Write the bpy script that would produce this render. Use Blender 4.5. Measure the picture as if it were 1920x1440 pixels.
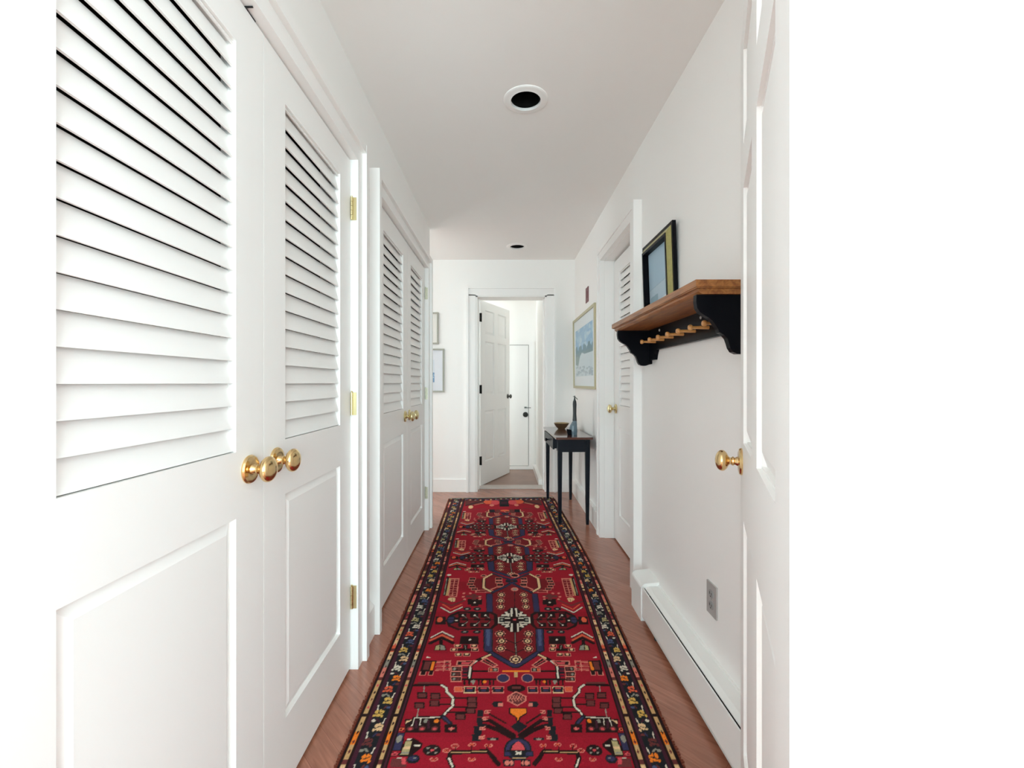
import bpy, bmesh, math, random
import numpy as np
from mathutils import Matrix, Vector
PI = math.pi
S = bpy.context.scene
C = S.collection
for o in list(bpy.data.objects):
    bpy.data.objects.remove(o)

# ---------------------------------------------------------------- camera, world, light, exposure
EYE = 1.144          # camera height; x = right, y = depth down the hall, z = up
F = 825.0            # focal length in pixels of the 1920 x 1440 frame
cam_d = bpy.data.cameras.new('camera')
cam = bpy.data.objects.new('camera', cam_d)
C.objects.link(cam)
cam.location = (0, 0, EYE)
cam.rotation_euler = (PI / 2, 0, 0)
cam_d.sensor_width = 36
cam_d.lens = F / 1920 * 36
cam_d.shift_x = 16 / 1920
cam_d.shift_y = -2 / 1920
cam_d.clip_start = 0.02
S.camera = cam

w = bpy.data.worlds.new('daylight')
S.world = w
w.use_nodes = True
bg = w.node_tree.nodes['Background']
bg.inputs[0].default_value = (0.86, 0.93, 1.0, 1)
bg.inputs[1].default_value = 1.0

vs = S.view_settings
vs.view_transform = 'Standard'
vs.look = 'None'
vs.exposure = 1.36
vs.gamma = 1
vs.use_curve_mapping = False
S.cycles.max_bounces = 24
S.cycles.diffuse_bounces = 20
S.cycles.glossy_bounces = 6


def area(name, loc, rot, sx, sy, power, col=(1, 1, 1)):
    l = bpy.data.lights.new(name, 'AREA')
    l.shape = 'RECTANGLE'
    l.size = sx
    l.size_y = sy
    l.energy = power
    l.color = col
    o = bpy.data.objects.new(name, l)
    o.location = loc
    o.rotation_euler = rot
    C.objects.link(o)
    return o


# daylight lamps at unseen windows; those of the entrance and back rooms are added
area('added_light_entrance', (0.0, -2.66, 1.45), (PI / 2, 0, 0), 2.9, 1.9, 72, (0.675, 0.93, 0.985))  # lamp and its window are invented to light the hall from behind
area('added_light_entrance_sides', (-2.36, -1.1, 1.45), (0, -PI / 2, 0), 1.8, 2.0, 7, (0.72, 0.925, 1.0))  # this pair and their windows are added to spread the entrance light
area('added_light_entrance_sides', (2.36, -1.1, 1.45), (0, PI / 2, 0), 1.8, 2.0, 7, (0.72, 0.925, 1.0))
area('daylight_side_room_window', (-4.66, 5.6, 1.5), (0, -PI / 2, 0), 1.6, 1.9, 16, (0.71, 0.925, 0.98))
area('daylight_side_room_window', (-3.5, 7.16, 1.5), (PI / 2, 0, PI), 1.3, 1.6, 42, (0.71, 0.925, 0.98))
area('added_light_back_room', (-1.25, 5.35, 1.5), (0, -PI / 2, 0), 1.3, 0.7, 2.8, (0.84, 0.95, 1.0))  # added lamp inside the side room, shining through an invented window

# ---------------------------------------------------------------- materials


def srgb(r, g, b):
    f = lambda c: (c / 255 / 12.92) if c / 255 <= 0.04045 else ((c / 255 + 0.055) / 1.055) ** 2.4
    return (f(r), f(g), f(b), 1)


def mat(name, col, rough=0.5, metal=0.0, bump=0.0, bscale=80.0, var=0.0, vscale=3.0, spec=0.5, coat=0.0):
    m = bpy.data.materials.new(name)
    m.use_nodes = True
    nt = m.node_tree
    b = nt.nodes['Principled BSDF']
    b.inputs['Base Color'].default_value = col
    b.inputs['Roughness'].default_value = rough
    b.inputs['Metallic'].default_value = metal
    b.inputs['Specular IOR Level'].default_value = spec
    b.inputs['Coat Weight'].default_value = coat
    tc = nt.nodes.new('ShaderNodeTexCoord')
    if var > 0:
        n = nt.nodes.new('ShaderNodeTexNoise')
        n.inputs['Scale'].default_value = vscale
        n.inputs['Detail'].default_value = 4
        nt.links.new(tc.outputs['Object'], n.inputs['Vector'])
        mx = nt.nodes.new('ShaderNodeMix')
        mx.data_type = 'RGBA'
        mx.inputs[6].default_value = tuple(c * (1 - var) for c in col[:3]) + (1,)
        mx.inputs[7].default_value = tuple(min(1, c * (1 + var)) for c in col[:3]) + (1,)
        nt.links.new(n.outputs['Fac'], mx.inputs[0])
        nt.links.new(mx.outputs[2], b.inputs['Base Color'])
    if bump > 0:
        n2 = nt.nodes.new('ShaderNodeTexNoise')
        n2.inputs['Scale'].default_value = bscale
        n2.inputs['Detail'].default_value = 3
        nt.links.new(tc.outputs['Object'], n2.inputs['Vector'])
        bp = nt.nodes.new('ShaderNodeBump')
        bp.inputs['Strength'].default_value = bump
        bp.inputs['Distance'].default_value = 0.001
        nt.links.new(n2.outputs['Fac'], bp.inputs['Height'])
        nt.links.new(bp.outputs['Normal'], b.inputs['Normal'])
    return m


M = {}
M['wall'] = mat('wall_paint', (0.915, 0.905, 0.885, 1), 0.6, bump=0.15, bscale=220, var=0.008, vscale=1.5)
M['ceil'] = mat('ceiling_paint', (0.91, 0.90, 0.88, 1), 0.8, bump=0.15, bscale=150)
M['trim'] = mat('trim_paint', (0.915, 0.905, 0.885, 1), 0.38, bump=0.12, bscale=60, var=0.01)
M['door'] = mat('door_paint', (0.905, 0.895, 0.875, 1), 0.42, bump=0.15, bscale=60, var=0.012)
M['closet'] = mat('closet_interior_shade', (0.055, 0.05, 0.045, 1), 0.8)  # dark colour stands in for the shade seen between the louvers
M['brass'] = mat('polished_brass', (0.80, 0.58, 0.29, 1), 0.17, 1.0)
M['brassp'] = mat('pale_brass', (0.78, 0.68, 0.38, 1), 0.3, 1.0)
M['painted'] = mat('paint_flecked_brass', (0.66, 0.66, 0.52, 1), 0.4, 0.5, var=0.2, vscale=60)
M['pewter'] = mat('dark_pewter', (0.12, 0.12, 0.11, 1), 0.3, 0.9)
M['blackm'] = mat('black_iron', (0.015, 0.014, 0.013, 1), 0.45, 0.3)
M['baffle'] = mat('black_baffle', (0.008, 0.0075, 0.007, 1), 0.35)
M['oak'] = None
M['blackp'] = mat('black_satin_paint', (0.005, 0.005, 0.007, 1), 0.3, bump=0.05, bscale=40, spec=0.08)
M['navyp'] = mat('blue_black_paint', (0.008, 0.011, 0.018, 1), 0.32, spec=0.22)
M['mahog'] = mat('glossy_dark_mahogany', (0.085, 0.028, 0.018, 1), 0.16, var=0.25, vscale=12, coat=0.5)
M['peg'] = mat('honey_maple', (0.62, 0.29, 0.09, 1), 0.35, var=0.12, vscale=30)
M['steel'] = mat('brushed_steel_plate', (0.50, 0.495, 0.48, 1), 0.42, 0.25)
M['steeld'] = mat('grey_socket', (0.36, 0.355, 0.35, 1), 0.45)
M['dark'] = mat('dark_slot', (0.02, 0.02, 0.02, 1), 0.8)
M['heater'] = mat('white_enamel', (0.90, 0.90, 0.88, 1), 0.35)
M['gold'] = mat('dull_gold_frame', (0.52, 0.47, 0.30, 1), 0.4, 0.35, var=0.1, vscale=60)
M['goldg'] = mat('antique_gold_band', (0.44, 0.40, 0.16, 1), 0.4, 0.4, var=0.25, vscale=90)
M['frameg'] = mat('grey_green_frame', (0.35, 0.35, 0.30, 1), 0.4, 0.2)
M['mat'] = mat('mount_board', (0.86, 0.91, 0.92, 1), 0.7)
M['matw'] = mat('blank_paper', (0.80, 0.785, 0.74, 1), 0.7)
M['red'] = mat('dark_red_plastic', (0.17, 0.035, 0.045, 1), 0.45)
M['bluec'] = mat('slate_blue_glaze', (0.13, 0.19, 0.23, 1), 0.3, var=0.15, vscale=30)
M['neck'] = mat('charcoal_glaze', (0.022, 0.026, 0.028, 1), 0.35, var=0.3, vscale=40)
M['bowl'] = mat('aged_bronze', (0.42, 0.33, 0.20, 1), 0.28, 0.9, var=0.3, vscale=25)
M['leafm'] = mat('grey_green_leaf', (0.16, 0.18, 0.15, 1), 0.6)
M['stone'] = mat('worn_threshold', (0.62, 0.56, 0.52, 1), 0.5, var=0.1, vscale=10)
M['bfloor'] = mat('worn_back_room_floor', (0.34, 0.22, 0.17, 1), 0.4, var=0.35, vscale=3.5)


def glass_mat():
    m = bpy.data.materials.new('picture_glass')
    m.use_nodes = True
    b = m.node_tree.nodes['Principled BSDF']
    b.inputs['Base Color'].default_value = (1, 1, 1, 1)
    b.inputs['Roughness'].default_value = 0.02
    b.inputs['Transmission Weight'].default_value = 1
    b.inputs['IOR'].default_value = 1.02
    return m


def oak_mat():
    m = bpy.data.materials.new('honey_oak')
    m.use_nodes = True
    nt = m.node_tree
    b = nt.nodes['Principled BSDF']
    tc = nt.nodes.new('ShaderNodeTexCoord')
    mp = nt.nodes.new('ShaderNodeMapping')
    mp.inputs['Scale'].default_value = (14, 1.4, 14)
    n = nt.nodes.new('ShaderNodeTexNoise')
    n.inputs['Scale'].default_value = 5
    n.inputs['Detail'].default_value = 6
    n.inputs['Distortion'].default_value = 0.8
    r = nt.nodes.new('ShaderNodeValToRGB')
    r.color_ramp.elements[0].position = 0.35
    r.color_ramp.elements[0].color = (0.22, 0.075, 0.022, 1)
    r.color_ramp.elements[1].position = 0.65
    r.color_ramp.elements[1].color = (0.42, 0.17, 0.05, 1)
    nt.links.new(tc.outputs['Object'], mp.inputs[0])
    nt.links.new(mp.outputs[0], n.inputs['Vector'])
    nt.links.new(n.outputs['Fac'], r.inputs[0])
    nt.links.new(r.outputs[0], b.inputs['Base Color'])
    b.inputs['Roughness'].default_value = 0.35
    return m


M['oak'] = oak_mat()


def floor_mat():
    m = bpy.data.materials.new('diagonal_cherry_floor')
    m.use_nodes = True
    nt = m.node_tree
    b = nt.nodes['Principled BSDF']
    tc = nt.nodes.new('ShaderNodeTexCoord')
    mp = nt.nodes.new('ShaderNodeMapping')
    mp.inputs['Rotation'].default_value = (0, 0, math.radians(46))
    nt.links.new(tc.outputs['Object'], mp.inputs[0])
    br = nt.nodes.new('ShaderNodeTexBrick')
    br.offset = 0.37
    br.inputs['Color1'].default_value = (0.34, 0.132, 0.080, 1)
    br.inputs['Color2'].default_value = (0.39, 0.158, 0.098, 1)
    br.inputs['Mortar'].default_value = (0.26, 0.098, 0.06, 1)
    br.inputs['Scale'].default_value = 1
    br.inputs['Mortar Size'].default_value = 0.0011
    br.inputs['Mortar Smooth'].default_value = 0.3
    br.inputs['Bias'].default_value = 0
    br.inputs['Brick Width'].default_value = 1.3
    br.inputs['Row Height'].default_value = 0.083
    nt.links.new(mp.outputs[0], br.inputs['Vector'])
    mp2 = nt.nodes.new('ShaderNodeMapping')
    mp2.inputs['Scale'].default_value = (2.2, 26, 1)
    nt.links.new(mp.outputs[0], mp2.inputs[0])
    n = nt.nodes.new('ShaderNodeTexNoise')
    n.inputs['Scale'].default_value = 3
    n.inputs['Detail'].default_value = 5
    n.inputs['Distortion'].default_value = 0.6
    nt.links.new(mp2.outputs[0], n.inputs['Vector'])
    mr = nt.nodes.new('ShaderNodeMapRange')
    mr.inputs[1].default_value = 0.3
    mr.inputs[2].default_value = 0.7
    mr.inputs[3].default_value = 0.78
    mr.inputs[4].default_value = 1.2
    nt.links.new(n.outputs['Fac'], mr.inputs[0])
    mx = nt.nodes.new('ShaderNodeMix')
    mx.data_type = 'RGBA'
    mx.blend_type = 'MULTIPLY'
    mx.inputs[0].default_value = 1
    nt.links.new(br.outputs['Color'], mx.inputs[6])
    nt.links.new(mr.outputs[0], mx.inputs[7])
    nt.links.new(mx.outputs[2], b.inputs['Base Color'])
    b.inputs['Roughness'].default_value = 0.26
    b.inputs['Coat Weight'].default_value = 0.3
    b.inputs['Coat Roughness'].default_value = 0.16
    return m


M['floor'] = floor_mat()


def attr_mat(name, rough=0.9, bump=0.0, bscale=600, fuzz=0.0):
    m = bpy.data.materials.new(name)
    m.use_nodes = True
    nt = m.node_tree
    b = nt.nodes['Principled BSDF']
    a = nt.nodes.new('ShaderNodeAttribute')
    a.attribute_name = 'dye'
    src = a.outputs['Color']
    tc = nt.nodes.new('ShaderNodeTexCoord')
    n = nt.nodes.new('ShaderNodeTexNoise')
    n.inputs['Scale'].default_value = bscale
    n.inputs['Detail'].default_value = 2
    nt.links.new(tc.outputs['Object'], n.inputs['Vector'])
    if fuzz > 0:
        mr = nt.nodes.new('ShaderNodeMapRange')
        mr.inputs[1].default_value = 0.3
        mr.inputs[2].default_value = 0.7
        mr.inputs[3].default_value = 1 - fuzz
        mr.inputs[4].default_value = 1 + fuzz
        nt.links.new(n.outputs['Fac'], mr.inputs[0])
        mx = nt.nodes.new('ShaderNodeMix')
        mx.data_type = 'RGBA'
        mx.blend_type = 'MULTIPLY'
        mx.inputs[0].default_value = 1
        nt.links.new(src, mx.inputs[6])
        nt.links.new(mr.outputs[0], mx.inputs[7])
        src = mx.outputs[2]
    nt.links.new(src, b.inputs['Base Color'])
    b.inputs['Roughness'].default_value = rough
    b.inputs['Specular IOR Level'].default_value = 0.15
    if bump > 0:
        bp = nt.nodes.new('ShaderNodeBump')
        bp.inputs['Strength'].default_value = bump
        bp.inputs['Distance'].default_value = 0.0015
        nt.links.new(n.outputs['Fac'], bp.inputs['Height'])
        nt.links.new(bp.outputs['Normal'], b.inputs['Normal'])
    return m


# ---------------------------------------------------------------- mesh helpers
class MB:
    def __init__(self):
        self.bm = bmesh.new()

    def box(self, x0, x1, y0, y1, z0, z1):
        v = [self.bm.verts.new(p) for p in ((x0, y0, z0), (x1, y0, z0), (x1, y1, z0), (x0, y1, z0),
                                            (x0, y0, z1), (x1, y0, z1), (x1, y1, z1), (x0, y1, z1))]
        for f in ((3, 2, 1, 0), (4, 5, 6, 7), (0, 1, 5, 4), (1, 2, 6, 5), (2, 3, 7, 6), (3, 0, 4, 7)):
            self.bm.faces.new([v[i] for i in f])
        return self

    def poly(self, pts):
        self.bm.faces.new([self.bm.verts.new(p) for p in pts])
        return self

    def prism(self, pts, axis, a, b):
        """2-D outline extruded along an axis: 'x' -> pts are (y,z); 'y' -> (x,z); 'z' -> (x,y)"""
        def P(p, t):
            return {'x': (t, p[0], p[1]), 'y': (p[0], t, p[1]), 'z': (p[0], p[1], t)}[axis]
        A = [self.bm.verts.new(P(p, a)) for p in pts]
        B = [self.bm.verts.new(P(p, b)) for p in pts]
        n = len(pts)
        self.bm.faces.new(A[::-1])
        self.bm.faces.new(B)
        for i in range(n):
            self.bm.faces.new([A[i], A[(i + 1) % n], B[(i + 1) % n], B[i]])
        return self

    def lathe(self, prof, seg=32, mtx=None, close=True):
        """prof: (radius, height) pairs about z"""
        mtx = mtx or Matrix()
        rings = []
        for r, h in prof:
            if r < 1e-6:
                rings.append([self.bm.verts.new(mtx @ Vector((0, 0, h)))])
            else:
                rings.append([self.bm.verts.new(mtx @ Vector((r * math.cos(2 * PI * k / seg), r * math.sin(2 * PI * k / seg), h))) for k in range(seg)])
        for A, B in zip(rings, rings[1:]):
            for k in range(seg):
                k2 = (k + 1) % seg
                if len(A) == 1 and len(B) == 1:
                    continue
                if len(A) == 1:
                    self.bm.faces.new([A[0], B[k], B[k2]])
                elif len(B) == 1:
                    self.bm.faces.new([A[k], A[k2], B[0]])
                else:
                    self.bm.faces.new([A[k], A[k2], B[k2], B[k]])
        return self

    def frustum(self, x0, x1, z0, z1, ya, inset, yb):
        """raised field seen from -y: base rectangle at y=ya, top at y=yb"""
        o = [(x0, ya, z0), (x1, ya, z0), (x1, ya, z1), (x0, ya, z1)]
        i = [(x0 + inset, yb, z0 + inset), (x1 - inset, yb, z0 + inset), (x1 - inset, yb, z1 - inset), (x0 + inset, yb, z1 - inset)]
        O = [self.bm.verts.new(p) for p in o]
        I = [self.bm.verts.new(p) for p in i]
        self.bm.faces.new(I)
        for k in range(4):
            self.bm.faces.new([O[k], O[(k + 1) % 4], I[(k + 1) % 4], I[k]])
        return self

    def build(self, name, material, parent=None, bevel=0.0, smooth=False, loc=None, seg=2):
        bm = self.bm
        if bevel > 0:
            bmesh.ops.bevel(bm, geom=[e for e in bm.edges if len(e.link_faces) == 2 and e.calc_face_angle(0) > 0.6],
                            offset=bevel, segments=seg, affect='EDGES', profile=0.5, clamp_overlap=True)
        bmesh.ops.recalc_face_normals(bm, faces=bm.faces)
        me = bpy.data.meshes.new(name)
        bm.to_mesh(me)
        bm.free()
        o = bpy.data.objects.new(name, me)
        C.objects.link(o)
        me.materials.append(material)
        if smooth:
            for p in me.polygons:
                p.use_smooth = True
            me.set_sharp_from_angle(angle=math.radians(40))
        if parent:
            o.parent = parent
        if loc:
            o.location = loc
        return o


def tag(o, label=None, cat=None, group=None, kind=None):
    if label:
        o['label'] = label
    if cat:
        o['category'] = cat
    if group:
        o['group'] = group
    if kind:
        o['kind'] = kind
    return o


def empty(name, loc, rz=0.0, label=None, cat=None, group=None, kind=None):
    o = bpy.data.objects.new(name, None)
    C.objects.link(o)
    o.location = loc
    o.rotation_euler = (0, 0, rz)
    o.empty_display_size = 0.1
    return tag(o, label, cat, group, kind)


def recentre(o):
    """move a top-level mesh's origin to the bottom centre of its own geometry"""
    me = o.data
    co = np.empty(len(me.vertices) * 3)
    me.vertices.foreach_get('co', co)
    co = co.reshape(-1, 3)
    c = Vector(((co[:, 0].min() + co[:, 0].max()) / 2, (co[:, 1].min() + co[:, 1].max()) / 2, co[:, 2].min()))
    me.transform(Matrix.Translation(-c))
    o.location = c
    return o


def struct(mb, name, material, label, cat, bevel=0.0):
    o = mb.build(name, material, bevel=bevel)
    recentre(o)
    return tag(o, label, cat, kind='structure')


# ---------------------------------------------------------------- the room
XL, XR = -0.622, 0.749       # hall walls
YF = 4.63                    # far wall
HC = 2.44
Y0 = 0.42                    # hall side of the entrance wall
FT = -0.02

# floor
mb = MB()
mb.box(-4.6, 4.6, -2.7, 4.80, -0.06, 0.0)
mb.box(-4.6, -1.33, 4.80, 7.1, -0.06, 0.0)
fl = mb.build('floor', M['floor'])
tag(fl, 'reddish cherry wood floor laid on the diagonal', 'floor', kind='structure')
mb = MB().box(-1.30, 0.46, 4.86, 5.86, -0.06, 0.0)
fb = mb.build('floor', M['bfloor'])
tag(fb, 'worn brown floor of the back room seen through the open door', 'floor', kind='structure')

# ceiling, with round holes for the two recessed lamps
LAMPS = [(0.102, 2.013), (0.131, 4.176)]
bm_c = MB()


def quad(x0, x1, y0, y1, z=HC):
    bm_c.poly([(x0, y0, z), (x1, y0, z), (x1, y1, z), (x0, y1, z)])


ys = [-2.7] + [v for _, y in LAMPS for v in (y - 0.15, y + 0.15)] + [7.1]
for i in range(len(ys) - 1):
    a, b = ys[i], ys[i + 1]
    if i % 2 == 0:
        quad(-4.6, 4.6, a, b)
    else:
        lx, ly = LAMPS[i // 2]
        quad(-4.6, lx - 0.15, a, b)
        quad(lx + 0.15, 4.6, a, b)
        n = 32
        for k in range(n):
            t0, t1 = 2 * PI * k / n, 2 * PI * (k + 1) / n

            def sq(t):
                c, s = math.cos(t), math.sin(t)
                m_ = max(abs(c), abs(s))
                return (lx + 0.15 * c / m_, ly + 0.15 * s / m_, HC)

            def ci(t):
                return (lx + 0.085 * math.cos(t), ly + 0.085 * math.sin(t), HC)
            bm_c.poly([sq(t0), sq(t1), ci(t1), ci(t0)])
bmesh.ops.remove_doubles(bm_c.bm, verts=bm_c.bm.verts, dist=1e-5)
ce = bm_c.build('ceiling', M['ceil'])
tag(ce, 'plain off-white plaster ceiling', 'ceiling', kind='structure')
sol = ce.modifiers.new('thickness', 'SOLIDIFY')
sol.thickness = 0.02
sol.offset = 1
# make sure the extra thickness goes upward
if ce.data.polygons[0].normal.z < 0:
    sol.offset = -1

# --- left wall with the two closet openings
L1 = (0.485, 1.752)
L2 = (2.105, 3.415)
HD = 2.05            # top of closet openings
mb = MB()
for a, b in ((Y0 - 0.11, L1[0]), (L1[1] + 0.004, L2[0]), (L2[1], 3.71)):
    mb.box(XL - 0.11, XL, a, b, 0, HC)
for a, b in (L1, L2):
    mb.box(XL - 0.11, XL, a, b + 0.004, HD, HC)
struct(mb, 'wall_left', M['wall'], 'white painted left wall of the hallway', 'wall')
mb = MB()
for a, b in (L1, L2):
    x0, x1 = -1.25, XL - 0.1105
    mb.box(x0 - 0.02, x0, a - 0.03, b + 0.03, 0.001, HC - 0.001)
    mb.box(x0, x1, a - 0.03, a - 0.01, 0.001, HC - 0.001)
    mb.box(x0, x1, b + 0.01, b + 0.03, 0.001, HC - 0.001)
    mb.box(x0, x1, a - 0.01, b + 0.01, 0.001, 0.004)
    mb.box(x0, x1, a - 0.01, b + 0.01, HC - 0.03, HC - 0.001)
struct(mb, 'wall_closets', M['closet'], 'interior of the louvered closets, coloured dark to stand for shade', 'wall')
mb = MB().box(-4.6, XL - 0.1105, 3.60, 3.71, 0, HC)
struct(mb, 'wall_passage', M['wall'], 'near wall of the side passage at the left', 'wall')

# --- right wall, recessed closet door
R1 = (2.475, 3.25)
mb = MB()
mb.box(XR, XR + 0.13, Y0 - 0.11, R1[0], 0, HC)
mb.box(XR, XR + 0.13, R1[1], YF, 0, HC)
mb.box(XR, XR + 0.13, R1[0], R1[1], HD, HC)
struct(mb, 'wall_right', M['wall'], 'white painted right wall of the hallway', 'wall')
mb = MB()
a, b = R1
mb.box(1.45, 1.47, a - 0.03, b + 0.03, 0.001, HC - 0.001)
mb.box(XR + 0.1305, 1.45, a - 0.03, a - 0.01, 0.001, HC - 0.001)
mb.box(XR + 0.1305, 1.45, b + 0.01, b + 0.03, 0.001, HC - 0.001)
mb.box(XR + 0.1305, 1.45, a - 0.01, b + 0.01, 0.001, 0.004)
struct(mb, 'wall_closet_right', M['closet'], 'interior of the right closet, coloured dark to stand for shade', 'wall')

# --- far wall and back room
DX0, DX1, DH = -0.292, 0.455, 2.06
mb = MB()
mb.box(-1.35, DX0, YF, YF + 0.2, 0, HC)
mb.box(DX1, XR + 0.13, YF, YF + 0.2, 0, HC)
mb.box(DX0, DX1, YF, YF + 0.2, DH, HC)
struct(mb, 'wall_far', M['wall'], 'white end wall of the hallway around the open door', 'wall')
mb = MB()
mb.box(-1.22, 0.53, 5.82, 5.9, 0, HC)
struct(mb, 'wall_back_room', M['wall'], 'white end wall of the back room', 'wall')
mb = MB().box(0.43, 0.53, YF + 0.2005, 5.8195, 0, HC)
struct(mb, 'wall_back_room_right', M['wall'], 'white right wall of the back room', 'wall')
mb = MB()
mb.box(-1.22, -1.12, YF + 0.2005, 4.95, 0, HC)
mb.box(-1.22, -1.12, 5.75, 5.8195, 0, HC)
mb.box(-1.22, -1.12, 4.95, 5.75, 0, 0.8)
mb.box(-1.22, -1.12, 4.95, 5.75, 2.2, HC)
struct(mb, 'wall_back_room_left', M['wall'], 'left wall of the back room with an added window', 'wall')
# side room at the left end of the passage: it reaches farther back and has two windows
mb = MB()
mb.box(-4.6, -4.5, 3.7105, 4.7, 0, HC)
mb.box(-4.6, -4.5, 6.5, 7.0, 0, HC)
mb.box(-4.6, -4.5, 4.7, 6.5, 0, 0.6)
mb.box(-4.6, -4.5, 4.7, 6.5, 2.3, HC)
mb.box(-4.6, -4.2, 7.0, 7.1, 0, HC)
mb.box(-2.8, -1.33, 7.0, 7.1, 0, HC)
mb.box(-4.2, -2.8, 7.0, 7.1, 0, 0.6)
mb.box(-4.2, -2.8, 7.0, 7.1, 2.3, HC)
mb.box(-1.35, -1.23, 5.90, 6.9995, 0, HC)
struct(mb, 'wall_side_room', M['wall'], 'walls of the side room beyond the left end of the hallway', 'wall')
# entrance wall (the camera looks through its doorway) and the room behind the camera
EX0, EX1 = -0.60, 0.292
mb = MB()
mb.box(-2.2, XL - 0.11, Y0 - 0.11, Y0, 0, HC)
mb.box(EX1, 2.2, Y0 - 0.11, Y0, 0, HC)
mb.box(EX0, EX1, Y0 - 0.11, Y0, 2.07, 2.14)
ob = struct(mb, 'wall_entrance', M['wall'], 'wall around the doorway nearest the camera', 'wall')
mb = MB()
for sx in (-1, 1):
    xa, xb = sorted((sx * 2.2, sx * 2.3))
    mb.box(xa, xb, -2.6, -2.1, 0, HC)
    mb.box(xa, xb, -0.1, Y0, 0, HC)
    mb.box(xa, xb, -2.1, -0.1, 0, 0.5)
    mb.box(xa, xb, -2.1, -0.1, 2.4, HC)
mb.box(-2.2, -1.5, -2.6, -2.5, 0, HC)
mb.box(1.5, 2.2, -2.6, -2.5, 0, HC)
mb.box(-1.5, 1.5, -2.6, -2.5, 0, 0.5)
mb.box(-1.5, 1.5, -2.6, -2.5, 2.4, HC)
struct(mb, 'wall_entrance_room', M['wall'], 'walls of the room behind the camera', 'wall')


def window(name, p, along, w_, z0, z1, label):
    """simple sash frame in an opening; along = 'x' or 'y'"""
    mb = MB()
    t = 0.05
    x, y = p

    def bx(a0, a1, c0, c1):
        if along == 'x':
            mb.box(x + a0, x + a1, y - 0.02, y + 0.02, c0, c1)
        else:
            mb.box(x - 0.02, x + 0.02, y + a0, y + a1, c0, c1)
    bx(-w_ / 2, -w_ / 2 + t, z0, z1)
    bx(w_ / 2 - t, w_ / 2, z0, z1)
    bx(-w_ / 2 + t, w_ / 2 - t, z0, z0 + t)
    bx(-w_ / 2 + t, w_ / 2 - t, z1 - t, z1)
    zm = (z0 + z1) / 2
    bx(-w_ / 2 + t, w_ / 2 - t, zm - 0.018, zm + 0.018)
    return struct(mb, name, M['trim'], label, 'window')


window('added_window_1', (0, -2.55), 'x', 3.0, 0.5, 2.4, 'wide white window, added unseen behind the camera')
window('window_2', (-4.55, 5.6), 'y', 1.8, 0.6, 2.3, 'white window in the left wall of the side room')
window('window_4', (-3.5, 7.05), 'x', 1.4, 0.6, 2.3, 'white window in the far wall of the side room')
window('added_window_5', (-2.25, -1.1), 'y', 2.0, 0.5, 2.4, 'added unseen white window left of the camera')
window('added_window_6', (2.25, -1.1), 'y', 2.0, 0.5, 2.4, 'added unseen white window right of the camera')
window('added_window_3', (-1.17, 5.35), 'y', 0.8, 0.8, 2.2, 'added unseen white window between side room and back room')

# --- casings. A casing leg has a flat inner board and a proud back band on its outer side.


def casing_y(name, xw, out, y0, y1, zt, label, near=True, far=True, inner=0.042, band=0.06, wd=0.087):
    """casing round an opening y0..y1 on a wall whose face is x = xw; out = +1 if the room lies at +x"""
    mb = MB()
    bw = 0.034

    def bx(pr, a, b, z0, z1):
        xa, xb = xw, xw + out * pr
        mb.box(min(xa, xb), max(xa, xb), a, b, z0, z1)
    if near:
        bx(inner, y0 - wd + bw, y0, 0, zt)
        bx(band, y0 - wd, y0 - wd + bw, 0, zt + wd)
    if far:
        bx(inner, y1, y1 + wd - bw, 0, zt)
        bx(band, y1 + wd - bw, y1 + wd, 0, zt + wd)
    bx(inner, y0 - wd + bw if near else y0, y1 + wd - bw if far else y1, zt, zt + wd - bw)
    bx(band - 0.001, y0 - wd + bw if near else y0, y1 + wd - bw if far else y1, zt + wd - bw, zt + wd)
    return struct(mb, name, M['trim'], label, 'door casing', bevel=0.004)


casing_y('trim_1', XL, 1, L1[0] - 0.0, L1[1] + 0.005, 2.035, 'white casing around the nearest louvered closet doors on the left', near=False)
casing_y('trim_2', XL, 1, 2.087, 3.415, 2.035, 'white casing around the farther louvered closet doors on the left')
casing_y('trim_3', XR, -1, R1[0] - 0.002, R1[1] + 0.003, 2.048, 'white casing around the recessed closet door on the right', inner=0.038, band=0.045, wd=0.09)
# jamb lining of the right recess
mb = MB()
mb.box(XR - 0.002, XR + 0.125, R1[1] - 0.004, R1[1] + 0.0, 0, 2.048)
mb.box(XR - 0.002, XR + 0.125, R1[0], R1[0] + 0.004, 0, 2.048)
mb.box(XR - 0.002, XR + 0.125, R1[0], R1[1], 2.044, 2.05)
struct(mb, 'trim_4', M['trim'], 'white jamb lining of the recessed closet door on the right', 'door jamb')

# far door casing
mb = MB()
cw = 0.086
mb.box(DX0 - cw, DX0, YF - 0.018, YF, 0, DH + 0.01)
mb.box(DX1, DX1 + cw, YF - 0.018, YF, 0, DH + 0.01)
mb.box(DX0 - cw, DX1 + cw, YF - 0.018, YF, DH, DH + cw)
mb.box(DX0 - cw - 0.012, DX0 - cw + 0.012, YF - 0.034, YF, 0, DH + cw + 0.010)
mb.box(DX1 + cw - 0.012, DX1 + cw + 0.012, YF - 0.034, YF, 0, DH + cw + 0.010)
mb.box(DX0 - cw + 0.0118, DX1 + cw - 0.0118, YF - 0.034, YF, DH + cw - 0.012, DH + cw + 0.010)
struct(mb, 'trim_5', M['trim'], 'white moulded casing around the open door at the end of the hall', 'door casing', bevel=0.004)
mb = MB()
mb.box(DX0 - 0.01, DX0 + 0.02, YF - 0.010, YF + 0.198, 0, DH)
mb.box(DX1 - 0.02, DX1 + 0.01, YF - 0.010, YF + 0.198, 0, DH)
mb.box(DX0 - 0.01, DX1 + 0.01, YF - 0.010, YF + 0.198, DH - 0.012, DH + 0.01)
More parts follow.
